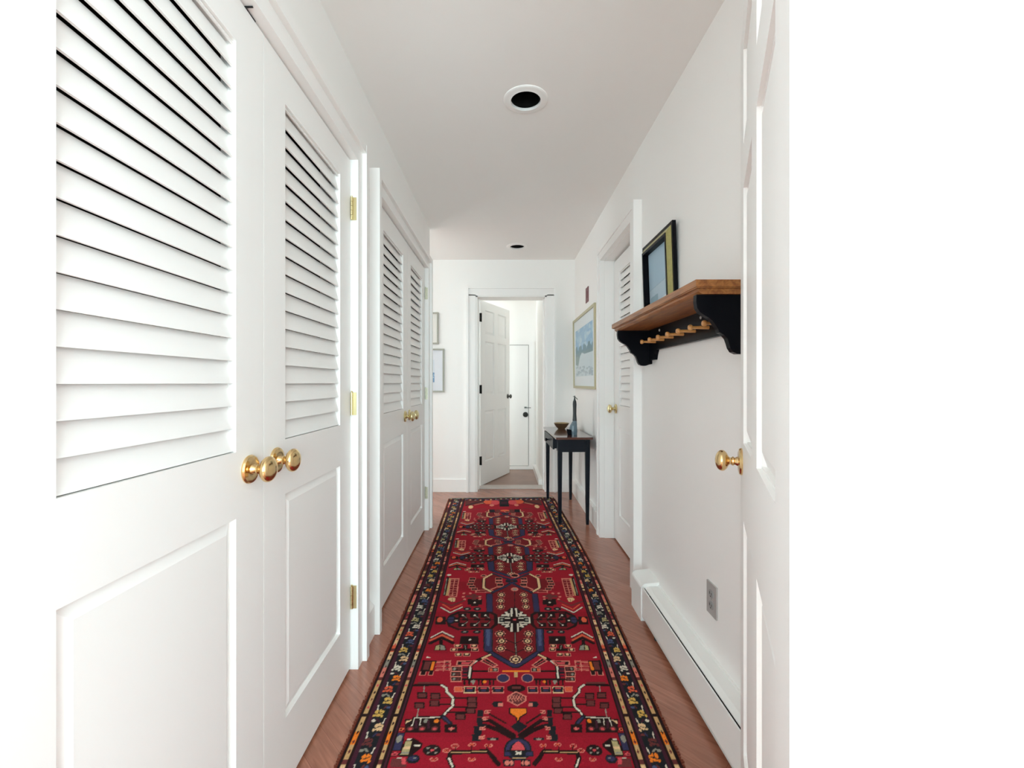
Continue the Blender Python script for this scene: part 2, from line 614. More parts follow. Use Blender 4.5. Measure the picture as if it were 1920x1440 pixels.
mb.box(DX0 + 0.02, DX0 + 0.032, YF + 0.09, YF + 0.13, 0, DH - 0.02)
mb.box(DX1 - 0.032, DX1 - 0.02, YF + 0.09, YF + 0.13, 0, DH - 0.02)
struct(mb, 'trim_6', M['trim'], 'white jambs and stops of the door at the end of the hall', 'door jamb', bevel=0.002)
mb = MB().box(DX0 + 0.02, DX1 - 0.02, YF + 0.12, YF + 0.25, 0, 0.014)
struct(mb, 'trim_7', M['stone'], 'pale worn threshold under the open far door', 'threshold', bevel=0.005)
# entrance doorway jambs and casing
mb = MB()
mb.box(EX1 - 0.004, EX1 + 0.0, Y0 - 0.11, Y0, 0, 2.07)
mb.box(EX0, EX0 + 0.004, Y0 - 0.11, Y0, 0, 2.07)
mb.box(EX1, EX1 + 0.06, Y0 - 0.13, Y0 - 0.11, 0, 2.13)
mb.box(EX1 + 0.06, EX1 + 0.09, Y0 - 0.14, Y0 - 0.11, 0, 2.16)
mb.box(EX0 - 0.06, EX0, Y0 - 0.13, Y0 - 0.11, 0, 2.13)
mb.box(EX0 - 0.09, EX0 - 0.06, Y0 - 0.14, Y0 - 0.11, 0, 2.16)
mb.box(EX0 - 0.06, EX1 + 0.06, Y0 - 0.13, Y0 - 0.11, 2.07, 2.13)
struct(mb, 'trim_8', M['trim'], 'white jamb and casing of the doorway nearest the camera', 'door casing', bevel=0.003)

# baseboards


def baseboard(name, pts, label):
    mb = MB()
    for (x0, x1, y0, y1, h, cap) in pts:
        mb.box(x0, x1, y0, y1, 0, h)
        if cap == 'R':
            mb.prism([(x0, h), (x1, h), (x0, h + 0.035), (x0 + 0.0, h + 0.035)][:3] + [], 'y', y0, y1)
    return struct(mb, name, M['trim'], label, 'baseboard', bevel=0.004)


baseboard('baseboard_left', [(XL, XL + 0.037, 1.847, 1.998, 0.135, 'R')], 'short white baseboard between the two left closets')
baseboard('baseboard_left_end', [(XL, XL + 0.02, 3.504, 3.71, 0.13, '')], 'short white baseboard at the end of the left wall')
baseboard('baseboard_far', [(-1.35, DX0 - cw - 0.013, YF - 0.016, YF, 0.13, '')], 'white baseboard of the far wall left of the door')
baseboard('baseboard_far_right', [(DX1 + cw + 0.013, XR, YF - 0.016, YF, 0.13, '')], 'short white baseboard right of the far door')
baseboard('baseboard_right', [(XR - 0.03, XR, 3.345, YF - 0.02, 0.14, '')], 'white baseboard behind the console table')
baseboard('baseboard_back_room', [(-1.1, -0.02, 5.80, 5.82, 0.12, ''), (0.39, 0.43, 4.9, 5.80, 0.07, '')], 'white baseboard of the back room')


# ---------------------------------------------------------------- doors
def knob(parent, x, z, yface, m, scale=1.0, head=0.031, m2=None, side=-1):
    """door knob standing out of the door face towards -y (side=-1) or +y"""
    T = Matrix.Translation((x, yface, z)) @ Matrix.Rotation(PI / 2 * (1 if side < 0 else -1), 4, 'X')
    s = scale
    k = MB()
    prof = [(0, 0.006), (0.0135, 0.006), (0.0115, 0.012), (0.0085, 0.017), (0.0115, 0.0195), (0.0115, 0.0225), (0.0085, 0.025), (0.0095, 0.029)]
    r0, c0, th = head, 0.046, 0.0165
    for i in range(1, 15):
        a = -PI / 2 + (0.36 + (PI - 0.36) * i / 14)
        prof.append((max(0.0, r0 * math.cos(a)), c0 + th * math.sin(a)))
    prof[-1] = (0, c0 + th)
    k.lathe([(r * s, h * s) for r, h in prof], 36, T)
    ko = k.build('door_knob', m, parent, smooth=True)
    r = MB()
    r.lathe([(0, 0), (0.034 * s, 0), (0.0345 * s, 0.003 * s), (0.032 * s, 0.007 * s), (0.024 * s, 0.0095 * s), (0.016 * s, 0.0085 * s), (0, 0.0085 * s)], 36, T)
    r.build('rosette', m2 or m, ko, smooth=True)
    return ko


def hinge(parent, x, z, yf, m, side=1, h=0.09):
    """butt hinge: leaf on the casing edge, barrel with finials"""
    b = MB()
    xa = x + side * 0.003
    b.box(min(xa, xa + side * 0.0025), max(xa, xa + side * 0.0025), yf - 0.024, yf - 0.002, z - h / 2, z + h / 2)
    for k in range(5):
        z0 = z - h / 2 + k * h / 5
        b.lathe([(0, z0 + 0.0008), (0.0052, z0 + 0.0008), (0.0052, z0 + h / 5 - 0.0008), (0, z0 + h / 5 - 0.0008)], 12,
                Matrix.Translation((x, yf - 0.007, 0)))
    b.lathe([(0, z + h / 2), (0.003, z + h / 2), (0.004, z + h / 2 + 0.004), (0, z + h / 2 + 0.007)], 10, Matrix.Translation((x, yf - 0.007, 0)))
    return b.build('hinge', m, parent, smooth=True)


TH = 0.035
SPC, RISE, SDEP, STH = 0.0515, 0.0525, 0.0145, 0.005


def louver_leaf(name, loc, rz, w_, label, st=(0.108, 0.108), top=0.10, z_l=(0.974, 1.912), z_p=(0.194, 0.822), H=2.018):
    """louvered closet door leaf: louvers above, raised panel below. local x = width, -y = front, z from the leaf's bottom"""
    e = empty(name, loc, rz, label, 'closet door', kind='structure')
    a, b = st
    f = MB()
    f.box(0, a, 0, TH, 0, H)
    f.box(w_ - b, w_, 0, TH, 0, H)
    f.box(a, w_ - b, 0, TH, z_l[1], H)
    f.box(a, w_ - b, 0, TH, z_p[1], z_l[0])
    f.box(a, w_ - b, 0, TH, 0, z_p[0])
    f.build('door_frame', M['door'], e, bevel=0.0012, seg=1)
    s = MB()
    z = z_l[0] + 0.0022
    while z < z_l[1] - 0.004:
        zt = min(z + RISE, z_l[1] - 0.001)
        fr = (zt - z) / RISE
        y0, y1 = 0.0045, 0.0045 + SDEP * fr
        s.prism([(y0, z), (y0 + STH, z), (y1 + STH, zt), (y1, zt)], 'x', a - 0.002, w_ - b + 0.002)
        z += SPC
    s.build('louver_slats', M['door'], e)
    p = MB()
    p.frustum(a, w_ - b, z_p[0], z_p[1], 0.0155, 0.028, 0.004)
    p.box(a - 0.001, w_ - b + 0.001, 0.0165, 0.024, z_p[0] - 0.001, z_p[1] + 0.001)
    p.build('raised_panel', M['door'], e)
    return e


TP = 0.044


def panel_door(name, loc, rz, w_, label, H=2.03, st=0.11, mull=0.10, rows=((0.225, 0.795), (0.985, 1.608), (1.714, 1.945)), both=True):
    e = empty(name, loc, rz, label, 'door', kind='structure')
    f = MB()
    zs = [0] + [v for r in rows for v in r] + [H]
    cwid = (w_ - 2 * st - mull) / 2
    cols = ((st, st + cwid), (st + cwid + mull, w_ - st))
    f.box(0, st, 0, TP, 0, H)
    f.box(w_ - st, w_, 0, TP, 0, H)
    for i in range(0, len(zs), 2):
        f.box(st, w_ - st, 0, TP, zs[i], zs[i + 1])
    for r in rows:
        f.box(cols[0][1], cols[1][0], 0, TP, r[0], r[1])
    f.build('door_frame', M['door'], e, bevel=0.0015, seg=1)
    p = MB()
    for r in rows:
        for c in cols:
            p.frustum(c[0], c[1], r[0], r[1], 0.017, 0.034, 0.005)
            p.frustum(c[0], c[1], r[0], r[1], TP - 0.017, 0.034, TP - 0.005)
            # quarter-round sticking inside the frame
            for (x0, x1, z0, z1) in ((c[0], c[0] + 0.004, r[0], r[1]), (c[1] - 0.004, c[1], r[0], r[1]), (c[0], c[1], r[0], r[0] + 0.004), (c[0], c[1], r[1] - 0.004, r[1])):
                p.box(x0, x1, 0.008, TP - 0.008, z0, z1)
            p.box(c[0], c[1], 0.018, TP - 0.018, r[0], r[1])
    p.build('raised_panels', M['door'], e)
    return e


ZB = 0.012
xd = -0.610
d1 = louver_leaf('door_1', (xd, 0.492, ZB), PI / 2, 0.6265, 'white louvered closet door nearest the camera on the left wall', st=(0.108, 0.115))
knob(d1, 0.6265 - 0.062, 0.937 - ZB, 0, M['brass'])
b = MB().box(0.546, 0.5495, -0.018, 0.004, 2.019, 2.0215)
b.box(0.548, 0.590, -0.0006, 0.010, 2.0185, 2.0215)
b.build('door_catch', M['blackm'], d1)
d2 = louver_leaf('door_2', (xd, 1.1205, ZB), PI / 2, 0.6285, 'white louvered closet door with three brass hinges, second on the left wall', st=(0.110, 0.106))
knob(d2, 0.060, 0.937 - ZB, 0, M['brass'])
for z in (1.838, 1.061, 0.291):
    hinge(d2, 0.6285, z - ZB, 0, M['brassp'])
d3 = louver_leaf('door_3', (xd - 0.001, 2.118, ZB), PI / 2, 0.672, 'white louvered closet door just past the casing, third on the left wall', st=(0.125, 0.108))
knob(d3, 0.672 - 0.06, 0.937 - ZB, 0, M['brassp'])
for z in (1.838, 1.061, 0.40):
    hinge(d3, 0.0, z - ZB, 0, M['brassp'], side=-1)
d4 = louver_leaf('door_4', (xd - 0.001, 2.792, ZB), PI / 2, 0.618, 'white louvered closet door farthest along the left wall', st=(0.11, 0.106))
knob(d4, 0.06, 0.937 - ZB, 0, M['brassp'])
for z in (1.838, 1.061, 0.291):
    hinge(d4, 0.618, z - ZB, 0, M['painted'])
d5 = louver_leaf('door_5', (0.815, 3.244, ZB), -PI / 2, 0.764, 'white louvered closet door recessed in the right wall behind the wall shelf', st=(0.145, 0.11))
knob(d5, 0.058, 0.957 - ZB, 0, M['brassp'])

# open panelled door beside the camera, hinged on the entrance doorway
dirv = Vector((-0.428, -0.904)).normalized()
th = math.atan2(dirv.y, dirv.x)
d6 = panel_door('door_6', (0.632, 1.172, ZB), th, 0.815, 'white six panel door standing open along the right wall, nearest the camera')
knob(d6, 0.06, 0.944 - ZB, 0, M['brass'], head=0.027)
# open panelled door at the far end
v = Vector((0.334, 0.73)).normalized()
th2 = math.atan2(v.y, v.x)
d7 = panel_door('door_7', (-0.252, 4.84, ZB), th2, 0.79, 'white six panel door standing open into the back room at the end of the hall', H=2.045,
                rows=((0.25, 0.82), (1.0, 1.60), (1.68, 1.95)), both=False)
knob(d7, 0.735, 0.977 - ZB, 0, M['pewter'], scale=0.85)
for z in (1.864, 1.074, 0.289):
    b = MB()
    b.box(-0.018, 0.008, -0.008, 0.004, z - ZB - 0.046, z - ZB + 0.046)
    b.lathe([(0, z - ZB - 0.048), (0.0065, z - ZB - 0.048), (0.0065, z - ZB + 0.048), (0, z - ZB + 0.048)], 12, Matrix.Translation((-0.003, -0.011, 0)))
    b.build('hinge', M['blackm'], d7)

# small plank door in the end wall of the back room
d8 = empty('door_8', (-0.30, 5.82, 0.055), 0, 'small flat white door in the end wall of the back room', 'door', kind='structure')
b = MB()
b.box(0.0, 0.627, -0.016, 0, 0.0, 1.585)
b.build('door_leaf', M['door'], d8, bevel=0.002)
b = MB()
b.box(0.635, 0.70, -0.03, 0, -0.05, 1.655)
b.box(-0.08, 0.635, -0.03, 0, 1.592, 1.655)
b.box(0.0, 0.635, -0.03, 0, -0.05, -0.006)
b.build('door_casing', M['trim'], d8, bevel=0.003)
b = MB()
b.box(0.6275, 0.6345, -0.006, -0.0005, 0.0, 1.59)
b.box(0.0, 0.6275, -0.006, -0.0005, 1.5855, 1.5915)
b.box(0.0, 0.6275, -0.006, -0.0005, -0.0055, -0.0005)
b.build('gap_shade', M['steeld'], d8)  # strips put the shade of the leaf-to-casing joint into colour
knob(d8, 0.59, 0.727 - 0.055, -0.016, M['blackm'], scale=1.0)
b = MB()
b.box(0.575, 0.605, -0.026, -0.016, 0.755, 0.775)
b.box(0.60, 0.66, -0.036, -0.026, 0.758, 0.766)
b.build('latch', M['pewter'], d8)

# ---------------------------------------------------------------- recessed ceiling lamps
for i, (lx, ly) in enumerate(LAMPS):
    e = empty('recessed_light', (lx, ly, HC), 0,
              ['unlit round recessed ceiling light, the large one nearer the camera', 'unlit round recessed ceiling light near the far door'][i],
              'ceiling light', 'recessed lights in the hallway ceiling')
    r = MB()
    r.lathe([(0.0845, 0.0), (0.1015, 0.0), (0.1015, -0.002), (0.099, -0.0045), (0.090, -0.006), (0.078, -0.006), (0.070, -0.0085), (0.068, -0.007), (0.068, 0.004)], 48)
    r.build('trim_ring', M['trim'], e, smooth=True)
    k = MB()
    prof = [(0.068, 0.004)]
    for j in range(6):
        z = 0.004 + j * 0.016
        prof += [(0.070 - j * 0.0005, z + 0.008), (0.068 - j * 0.0008, z + 0.016)]
    prof += [(0.062, 0.13), (0.0, 0.13)]
    k.lathe(prof, 40)
    k.build('baffle', M['baffle'], e, smooth=True)
    k = MB()
    k.lathe([(0, 0.055), (0.02, 0.058), (0.040, 0.07), (0.047, 0.09), (0.042, 0.115), (0.0, 0.12)], 32)
    k.build('lamp_bulb', M['baffle'], e, smooth=True)

# ---------------------------------------------------------------- baseboard heater on the right wall
e = empty('baseboard_heater', (0.70, 1.36, 0), 0, 'long low white baseboard heater along the right wall', 'heater')
ox, oy = 0.70, 1.36
ya, yb = 0.50, 2.27
b = MB()
b.box(0.665 - ox, 0.6705 - ox, ya - oy, 2.15 - oy, 0.028, 0.163)
b.box(0.665 - ox, 0.680 - ox, ya - oy, 2.15 - oy, 0.024, 0.030)
b.build('front_panel', M['heater'], e, bevel=0.0015)
b = MB()
b.box(0.741 - ox, 0.749 - ox, ya - oy, 2.15 - oy, 0.02, 0.172)
b.box(0.698 - ox, 0.749 - ox, ya - oy, 2.15 - oy, 0.162, 0.168)
b.build('back_plate', M['heater'], e, bevel=0.0015)
b = MB()
b.prism([(0.6785 - ox, 0.158), (0.699 - ox, 0.164), (0.699 - ox, 0.1675), (0.6785 - ox, 0.161)], 'y', ya - oy, 2.15 - oy)
b.build('damper', M['heater'], e)
b = MB()
b.box(0.684 - ox, 0.738 - ox, ya - oy, 2.14 - oy, 0.05, 0.12)
b.build('heating_element', M['dark'], e)
b = MB()
out = [(0.6605 - ox, 0.0), (0.6605 - ox, 0.150)]
for j in range(7):
    a = PI - PI / 2 * j / 6
    out.append((0.6905 - ox + 0.03 * math.cos(a), 0.150 + 0.03 * math.sin(a)))
out += [(0.749 - ox, 0.185), (0.749 - ox, 0.0)]
b.prism(out, 'y', 2.115 - oy, yb - oy)
b.build('end_cap', M['heater'], e, bevel=0.004)
for yy in (0.9, 1.95):
    b = MB()
    b.box(0.672 - ox, 0.74 - ox, yy - oy, yy + 0.012 - oy, 0.0, 0.06)
    b.build('bracket', M['dark'], e)

# ---------------------------------------------------------------- wall outlet
e = empty('wall_outlet', (XR, 1.573, 0.37), -PI / 2, 'grey metal double outlet plate low on the right wall above the heater', 'outlet')
b = MB()
b.box(-0.036, 0.036, -0.006, 0, -0.057, 0.057)
b.build('plate', M['steel'], e, bevel=0.0025)
for zz in (0.0205, -0.0205):
    b = MB()
    b.prism([(0.0165 * math.cos(t) * (1 if abs(math.cos(t)) < .99 else 1), zz + 0.0145 * math.sin(t)) for t in [2 * PI * k / 20 for k in range(20)]], 'y', -0.0085, -0.0055)
    so = b.build('socket', M['steeld'], e)
    b = MB()
    b.box(-0.0075, -0.0055, -0.0092, -0.0084, zz - 0.003, zz + 0.006)
    b.box(0.0055, 0.0075, -0.0092, -0.0084, zz - 0.003, zz + 0.005)
    b.box(-0.0018, 0.0018, -0.0092, -0.0084, zz - 0.011, zz - 0.007)
    b.build('slots', M['dark'], so)
b = MB()
b.lathe([(0, 0.0), (0.0035, 0.0), (0.0028, 0.0015), (0, 0.002)], 12, Matrix.Translation((0, -0.006, 0)) @ Matrix.Rotation(PI / 2, 4, 'X'))
b.build('screw', M['steeld'], e)

# ---------------------------------------------------------------- peg shelf on the right wall
YE0, YE1 = 1.290, 2.294
ZT = EYE + 0.3035
e = empty('peg_shelf', (XR, 1.79, 1.20), 0, 'honey oak wall shelf with black scrolled brackets and a row of pegs', 'wall shelf')
o = Vector((XR, 1.79, 1.20))


def rel(x, y, z):
    return (x - o.x, y - o.y, z - o.z)


xf = 0.5645
b = MB()
zt = ZT - o.z
b.box(xf - XR, 0, YE0 - o.y, YE1 - o.y, zt - 0.0205, zt)
b.box(xf + 0.004 - XR, 0, YE0 + 0.004 - o.y, YE1 - 0.004 - o.y, zt - 0.0235, zt - 0.0205)
b.build('shelf_board', M['oak'], e, bevel=0.0025)
b = MB()
b.prism([(xf + 0.012 - XR, zt - 0.0235), (0, zt - 0.0235), (0, zt - 0.04), (xf + 0.022 - XR, zt - 0.04), (xf + 0.012 - XR, zt - 0.032)], 'y', YE0 + 0.012 - o.y, YE1 - 0.012 - o.y)
b.build('under_moulding', M['oak'], e, bevel=0.001)


def scroll():
    """bracket outline in (x from wall (negative = outwards), z from underside of the board)"""
    return [(0.0, 0.0), (-0.173, 0.0), (-0.174, -0.02), (-0.171, -0.04), (-0.162, -0.053), (-0.149, -0.062), (-0.136, -0.069), (-0.124, -0.079),
            (-0.116, -0.091), (-0.108, -0.103), (-0.105, -0.113), (-0.099, -0.115), (-0.090, -0.121), (-0.081, -0.131), (-0.076, -0.145), (-0.072, -0.159),
            (-0.064, -0.171), (-0.051, -0.177), (-0.032, -0.177), (-0.018, -0.172), (0.0, -0.168)]


zb = zt - 0.04
for yy in (1.312, 2.215):
    b = MB()
    b.prism([(x, z + zb) for x, z in scroll()], 'y', yy - o.y, yy + 0.022 - o.y)
    b.build('bracket', M['blackp'], e, bevel=0.004)
b = MB()
bz = EYE + 0.160 - o.z
b.prism([(1.334 - o.y, zb), (2.215 - o.y, zb), (2.215 - o.y, zb - 0.150), (2.14 - o.y, zb - 0.150), (2.13 - o.y, zb - 0.125), (2.115 - o.y, bz),
         (1.43 - o.y, bz), (1.41 - o.y, zb - 0.125), (1.40 - o.y, zb - 0.150), (1.334 - o.y, zb - 0.150)], 'x', -0.018, 0)
b.build('back_board', M['blackp'], e, bevel=0.002)
pz = EYE + 0.1975 - o.z
for k in range(7):
    yy = 1.458 + k * 0.1095
    b = MB()
    T = Matrix.Translation((-0.018, yy - o.y, pz)) @ Matrix.Rotation(-PI / 2, 4, 'Y')
    b.lathe([(0, 0), (0.0068, 0), (0.0062, 0.02), (0.0055, 0.045), (0.0055, 0.056), (0.0085, 0.060), (0.0105, 0.064), (0.0105, 0.068), (0.008, 0.072), (0, 0.073)], 20, T)
    b.build('peg', M['peg'], e, smooth=True)
for yy, zz in ((2.06, 0.247), (1.628, 0.242)):
    b = MB()
    T = Matrix.Translation((-0.018, yy - o.y, EYE + zz - o.z)) @ Matrix.Rotation(-PI / 2, 4, 'Y')
    b.lathe([(0, 0), (0.0065, 0), (0.0065, 0.002), (0.004, 0.004), (0, 0.0045)], 16, T)
    b.build('screw_cap', M['steel'], e, smooth=True)

# ---------------------------------------------------------------- painted sheets (numpy raster -> vertex colours)


class Sheet:
    """regular (a, d) grid of colours; shapes are filled in that plane"""

    def __init__(self, A, D, base):
        self.A = np.asarray(A)
        self.D = np.asarray(D)
        self.im = np.empty((len(D), len(A), 3))
        self.im[:] = base[:3]

    def _sub(self, a0, a1, d0, d1):
        i0, i1 = np.searchsorted(self.D, [d0, d1])
        j0, j1 = np.searchsorted(self.A, [a0, a1])
        i0 = max(0, i0 - 1)
        j0 = max(0, j0 - 1)
        return slice(i0, i1 + 1), slice(j0, j1 + 1)

    def poly(self, pts, col):
        p = np.asarray(pts, float)
        s = self._sub(p[:, 0].min(), p[:, 0].max(), p[:, 1].min(), p[:, 1].max())
        AA, DD = np.meshgrid(self.A[s[1]], self.D[s[0]])
        if AA.size == 0:
            return
        ins = np.zeros(AA.shape, bool)
        n = len(p)
        for k in range(n):
            x0, y0 = p[k]
            x1, y1 = p[(k + 1) % n]
            if y0 == y1:
                continue
            c = ((y0 > DD) != (y1 > DD)) & (AA < (x1 - x0) * (DD - y0) / (y1 - y0) + x0)
            ins ^= c
        self.im[s][ins] = col[:3]

    def ell(self, c, ra, rd, col, ring=None):
        s = self._sub(c[0] - ra, c[0] + ra, c[1] - rd, c[1] + rd)
        AA, DD = np.meshgrid(self.A[s[1]], self.D[s[0]])
        if AA.size == 0:
            return
        q = ((AA - c[0]) / ra) ** 2 + ((DD - c[1]) / rd) ** 2
        m_ = q <= 1
        if ring is not None:
            m_ &= q >= ring ** 2
        self.im[s][m_] = col[:3]

    def line(self, pts, wd, col):
        for (x0, y0), (x1, y1) in zip(pts, pts[1:]):
            L = math.hypot(x1 - x0, y1 - y0)
            if L < 1e-9:
                continue
            r = wd / 2
            s = self._sub(min(x0, x1) - r, max(x0, x1) + r, min(y0, y1) - r, max(y0, y1) + r)
            AA, DD = np.meshgrid(self.A[s[1]], self.D[s[0]])
            if AA.size == 0:
                continue
            t = np.clip(((AA - x0) * (x1 - x0) + (DD - y0) * (y1 - y0)) / L ** 2, 0, 1)
            q = np.hypot(AA - x0 - t * (x1 - x0), DD - y0 - t * (y1 - y0))
            self.im[s][q <= r] = col[:3]


def sheet_mesh(name, sh, pos, material, parent=None):
    """pos(A, D) -> x, y, z arrays"""
    AA, DD = np.meshgrid(sh.A, sh.D)
    x, y, z = pos(AA, DD)
    nr, nc = AA.shape
    co = np.stack([x, y, z], -1).reshape(-1, 3)
    idx = np.arange(nr * nc).reshape(nr, nc)
    q = np.stack([idx[:-1, :-1], idx[:-1, 1:], idx[1:, 1:], idx[1:, :-1]], -1).reshape(-1, 4)
    me = bpy.data.meshes.new(name)
    me.vertices.add(len(co))
    me.vertices.foreach_set('co', co.ravel())
    me.loops.add(q.size)
    me.loops.foreach_set('vertex_index', q.ravel())
    me.polygons.add(len(q))
    me.polygons.foreach_set('loop_start', np.arange(0, q.size, 4))
    me.polygons.foreach_set('loop_total', np.full(len(q), 4))
    me.update(calc_edges=True)
    ca = me.color_attributes.new('dye', 'FLOAT_COLOR', 'POINT')
    rgba = np.ones((nr * nc, 4))
    rgba[:, :3] = sh.im.reshape(-1, 3)
    ca.data.foreach_set('color', rgba.ravel())
    me.materials.append(material)
    ob_ = bpy.data.objects.new(name, me)
    C.objects.link(ob_)
    if parent:
        ob_.parent = parent
    return ob_


#RUG_BEGIN
# ---------------------------------------------------------------- the runner
# the real rug is not quite straight: its edges and centre line wander (x positions at some depths)
RD = [0.70, 1.307, 2.107, 2.76, 3.35, 4.37]
R_LO = [-0.502, -0.499, -0.493, -0.4965, -0.5065, -0.537]
R_LI = [-0.346, -0.343, -0.332, -0.348, -0.362, -0.372]
R_C = [0.036, 0.042, 0.0536, 0.044, 0.028, 0.0]
R_RI = [0.388, 0.388, 0.411, 0.425, 0.400, 0.362]
R_RO = [0.533, 0.5366, 0.546, 0.555, 0.5417, 0.500]
HA, HB = 0.37, 0.52          # flat (canonical) half widths of field and of the whole rug


def warp_x(A, D):
    lo, li, c, ri, ro = (np.interp(D, RD, v) for v in (R_LO, R_LI, R_C, R_RI, R_RO))
    x = np.where(A < -HA, lo + (A + HB) / (HB - HA) * (li - lo), np.where(A < 0, li + (A + HA) / HA * (c - li),
        np.where(A < HA, c + A / HA * (ri - c), ri + (A - HA) / (HB - HA) * (ro - ri))))
    return x


def unwarp(x, D):
    lo, li, c, ri, ro = (float(np.interp(D, RD, v)) for v in (R_LO, R_LI, R_C, R_RI, R_RO))
    return float(np.interp(x, [lo, li, c, ri, ro], [-HB, -HA, 0, HA, HB]))


K = dict(red=(0.315, 0.0075, 0.020), crim=(0.175, 0.009, 0.014), blk=(0.018, 0.006, 0.006), ink=(0.014, 0.014, 0.017), navy=(0.035, 0.032, 0.080),
         blue=(0.070, 0.085, 0.17), cream=(0.72, 0.47, 0.25), tan=(0.55, 0.33, 0.14), pink=(0.64, 0.19, 0.14), rose=(0.60, 0.07, 0.08), org=(0.80, 0.20, 0.02),
         sal=(0.68, 0.11, 0.05), wht=(0.66, 0.58, 0.46), pur=(0.055, 0.012, 0.024), brn=(0.13, 0.030, 0.028), gry=(0.26, 0.24, 0.19), olv=(0.42, 0.34, 0.16),
         mus=(0.62, 0.38, 0.09), edge=(0.16, 0.03, 0.015))
rugA = np.arange(-HB, HB + 0.001, 0.0028)
rugD = np.concatenate([np.arange(0.75, 1.95, 0.0034), np.arange(1.95, 2.75, 0.005), np.arange(2.75, 4.371, 0.0075)])
rg = Sheet(rugA, rugD, K['red'])
rr = random.Random(11)
# abrash: slow bands of slightly different reds across the weft
for D0 in np.arange(0.75, 4.4, 0.11):
    rg.poly([(-HA, D0), (HA, D0), (HA, D0 + 0.11), (-HA, D0 + 0.11)], tuple(c * f for c, f in zip(K['red'], (rr.uniform(0.86, 1.1),) * 3)))


def g2(x, y):
    """floor point that the photograph shows at pixel (x, y), in flat rug coordinates"""
    D = EYE * F / (y - 718)
    return (unwarp((x - 944) * D / F, D), D)


class Pen:
    """draws shapes given in picture pixels, each with its mirror twin; fn re-maps (a, D)"""

    def __init__(self, crop, fn=None, mirror=True, scale=1.0):
        self.c = crop            # x0, y0, factor
        self.fn = fn or (lambda a, d: (a, d))
        self.m = mirror
        self.s = scale

    def P(self, p):
        x0, y0, f = self.c
        a, d = g2(x0 + p[0] / f, y0 + p[1] / f)
        return self.fn(a, d)

    def both(self, draw, pts):
        draw(pts)
        if self.m:
            draw([(-a, d) for a, d in pts])

    def poly(self, pts, col):
        q = [self.P(p) for p in pts]
        self.both(lambda z: rg.poly(z, K[col]), q)
        return self

    def rect(self, x0, y0, x1, y1, col):
        return self.poly([(x0, y0), (x1, y0), (x1, y1), (x0, y1)], col)

    def box(self, x0, y0, x1, y1, out, inn, t=5, core=None):
        """outlined box with a filled inside"""
        self.rect(x0, y0, x1, y1, out)
        dx, dy = (t if x1 > x0 else -t), t
        self.rect(x0 + dx, y0 + dy, x1 - dx, y1 - dy, inn)
        if core:
            mx, my = (x0 + x1) / 2, (y0 + y1) / 2
            self.rect(mx - (x1 - x0) * .16, my - (y1 - y0) * .12, mx + (x1 - x0) * .16, my + (y1 - y0) * .12, core)
        return self

    def line(self, pts, wd, col):
        q = [self.P(p) for p in pts]
        self.both(lambda z: rg.line(z, wd * self.s, K[col]), q)
        return self

    def dot(self, x, y, rx, ry, col, ring=None):
        c = self.P((x, y))
        e1 = self.P((x + rx, y))
        e2 = self.P((x, y + ry))
        ra, rd_ = abs(e1[0] - c[0]), abs(e2[1] - c[1])
        self.both(lambda z: rg.ell(z[0], max(ra, .002), max(rd_, .002), K[col], ring), [c])
        return self

    def rose(self, x, y, rx, ry, out='pink', mid='blk', inn='cream', core='blk'):
        self.dot(x, y, rx, ry, out).dot(x, y, rx * .8, ry * .8, mid).dot(x, y, rx * .52, ry * .52, inn).dot(x, y, rx * .22, ry * .22, core)
        for k in range(8):
            a = 2 * PI * k / 8 + .39
            self.dot(x + rx * math.cos(a), y + ry * math.sin(a), rx * .16, ry * .16, mid)
        return self


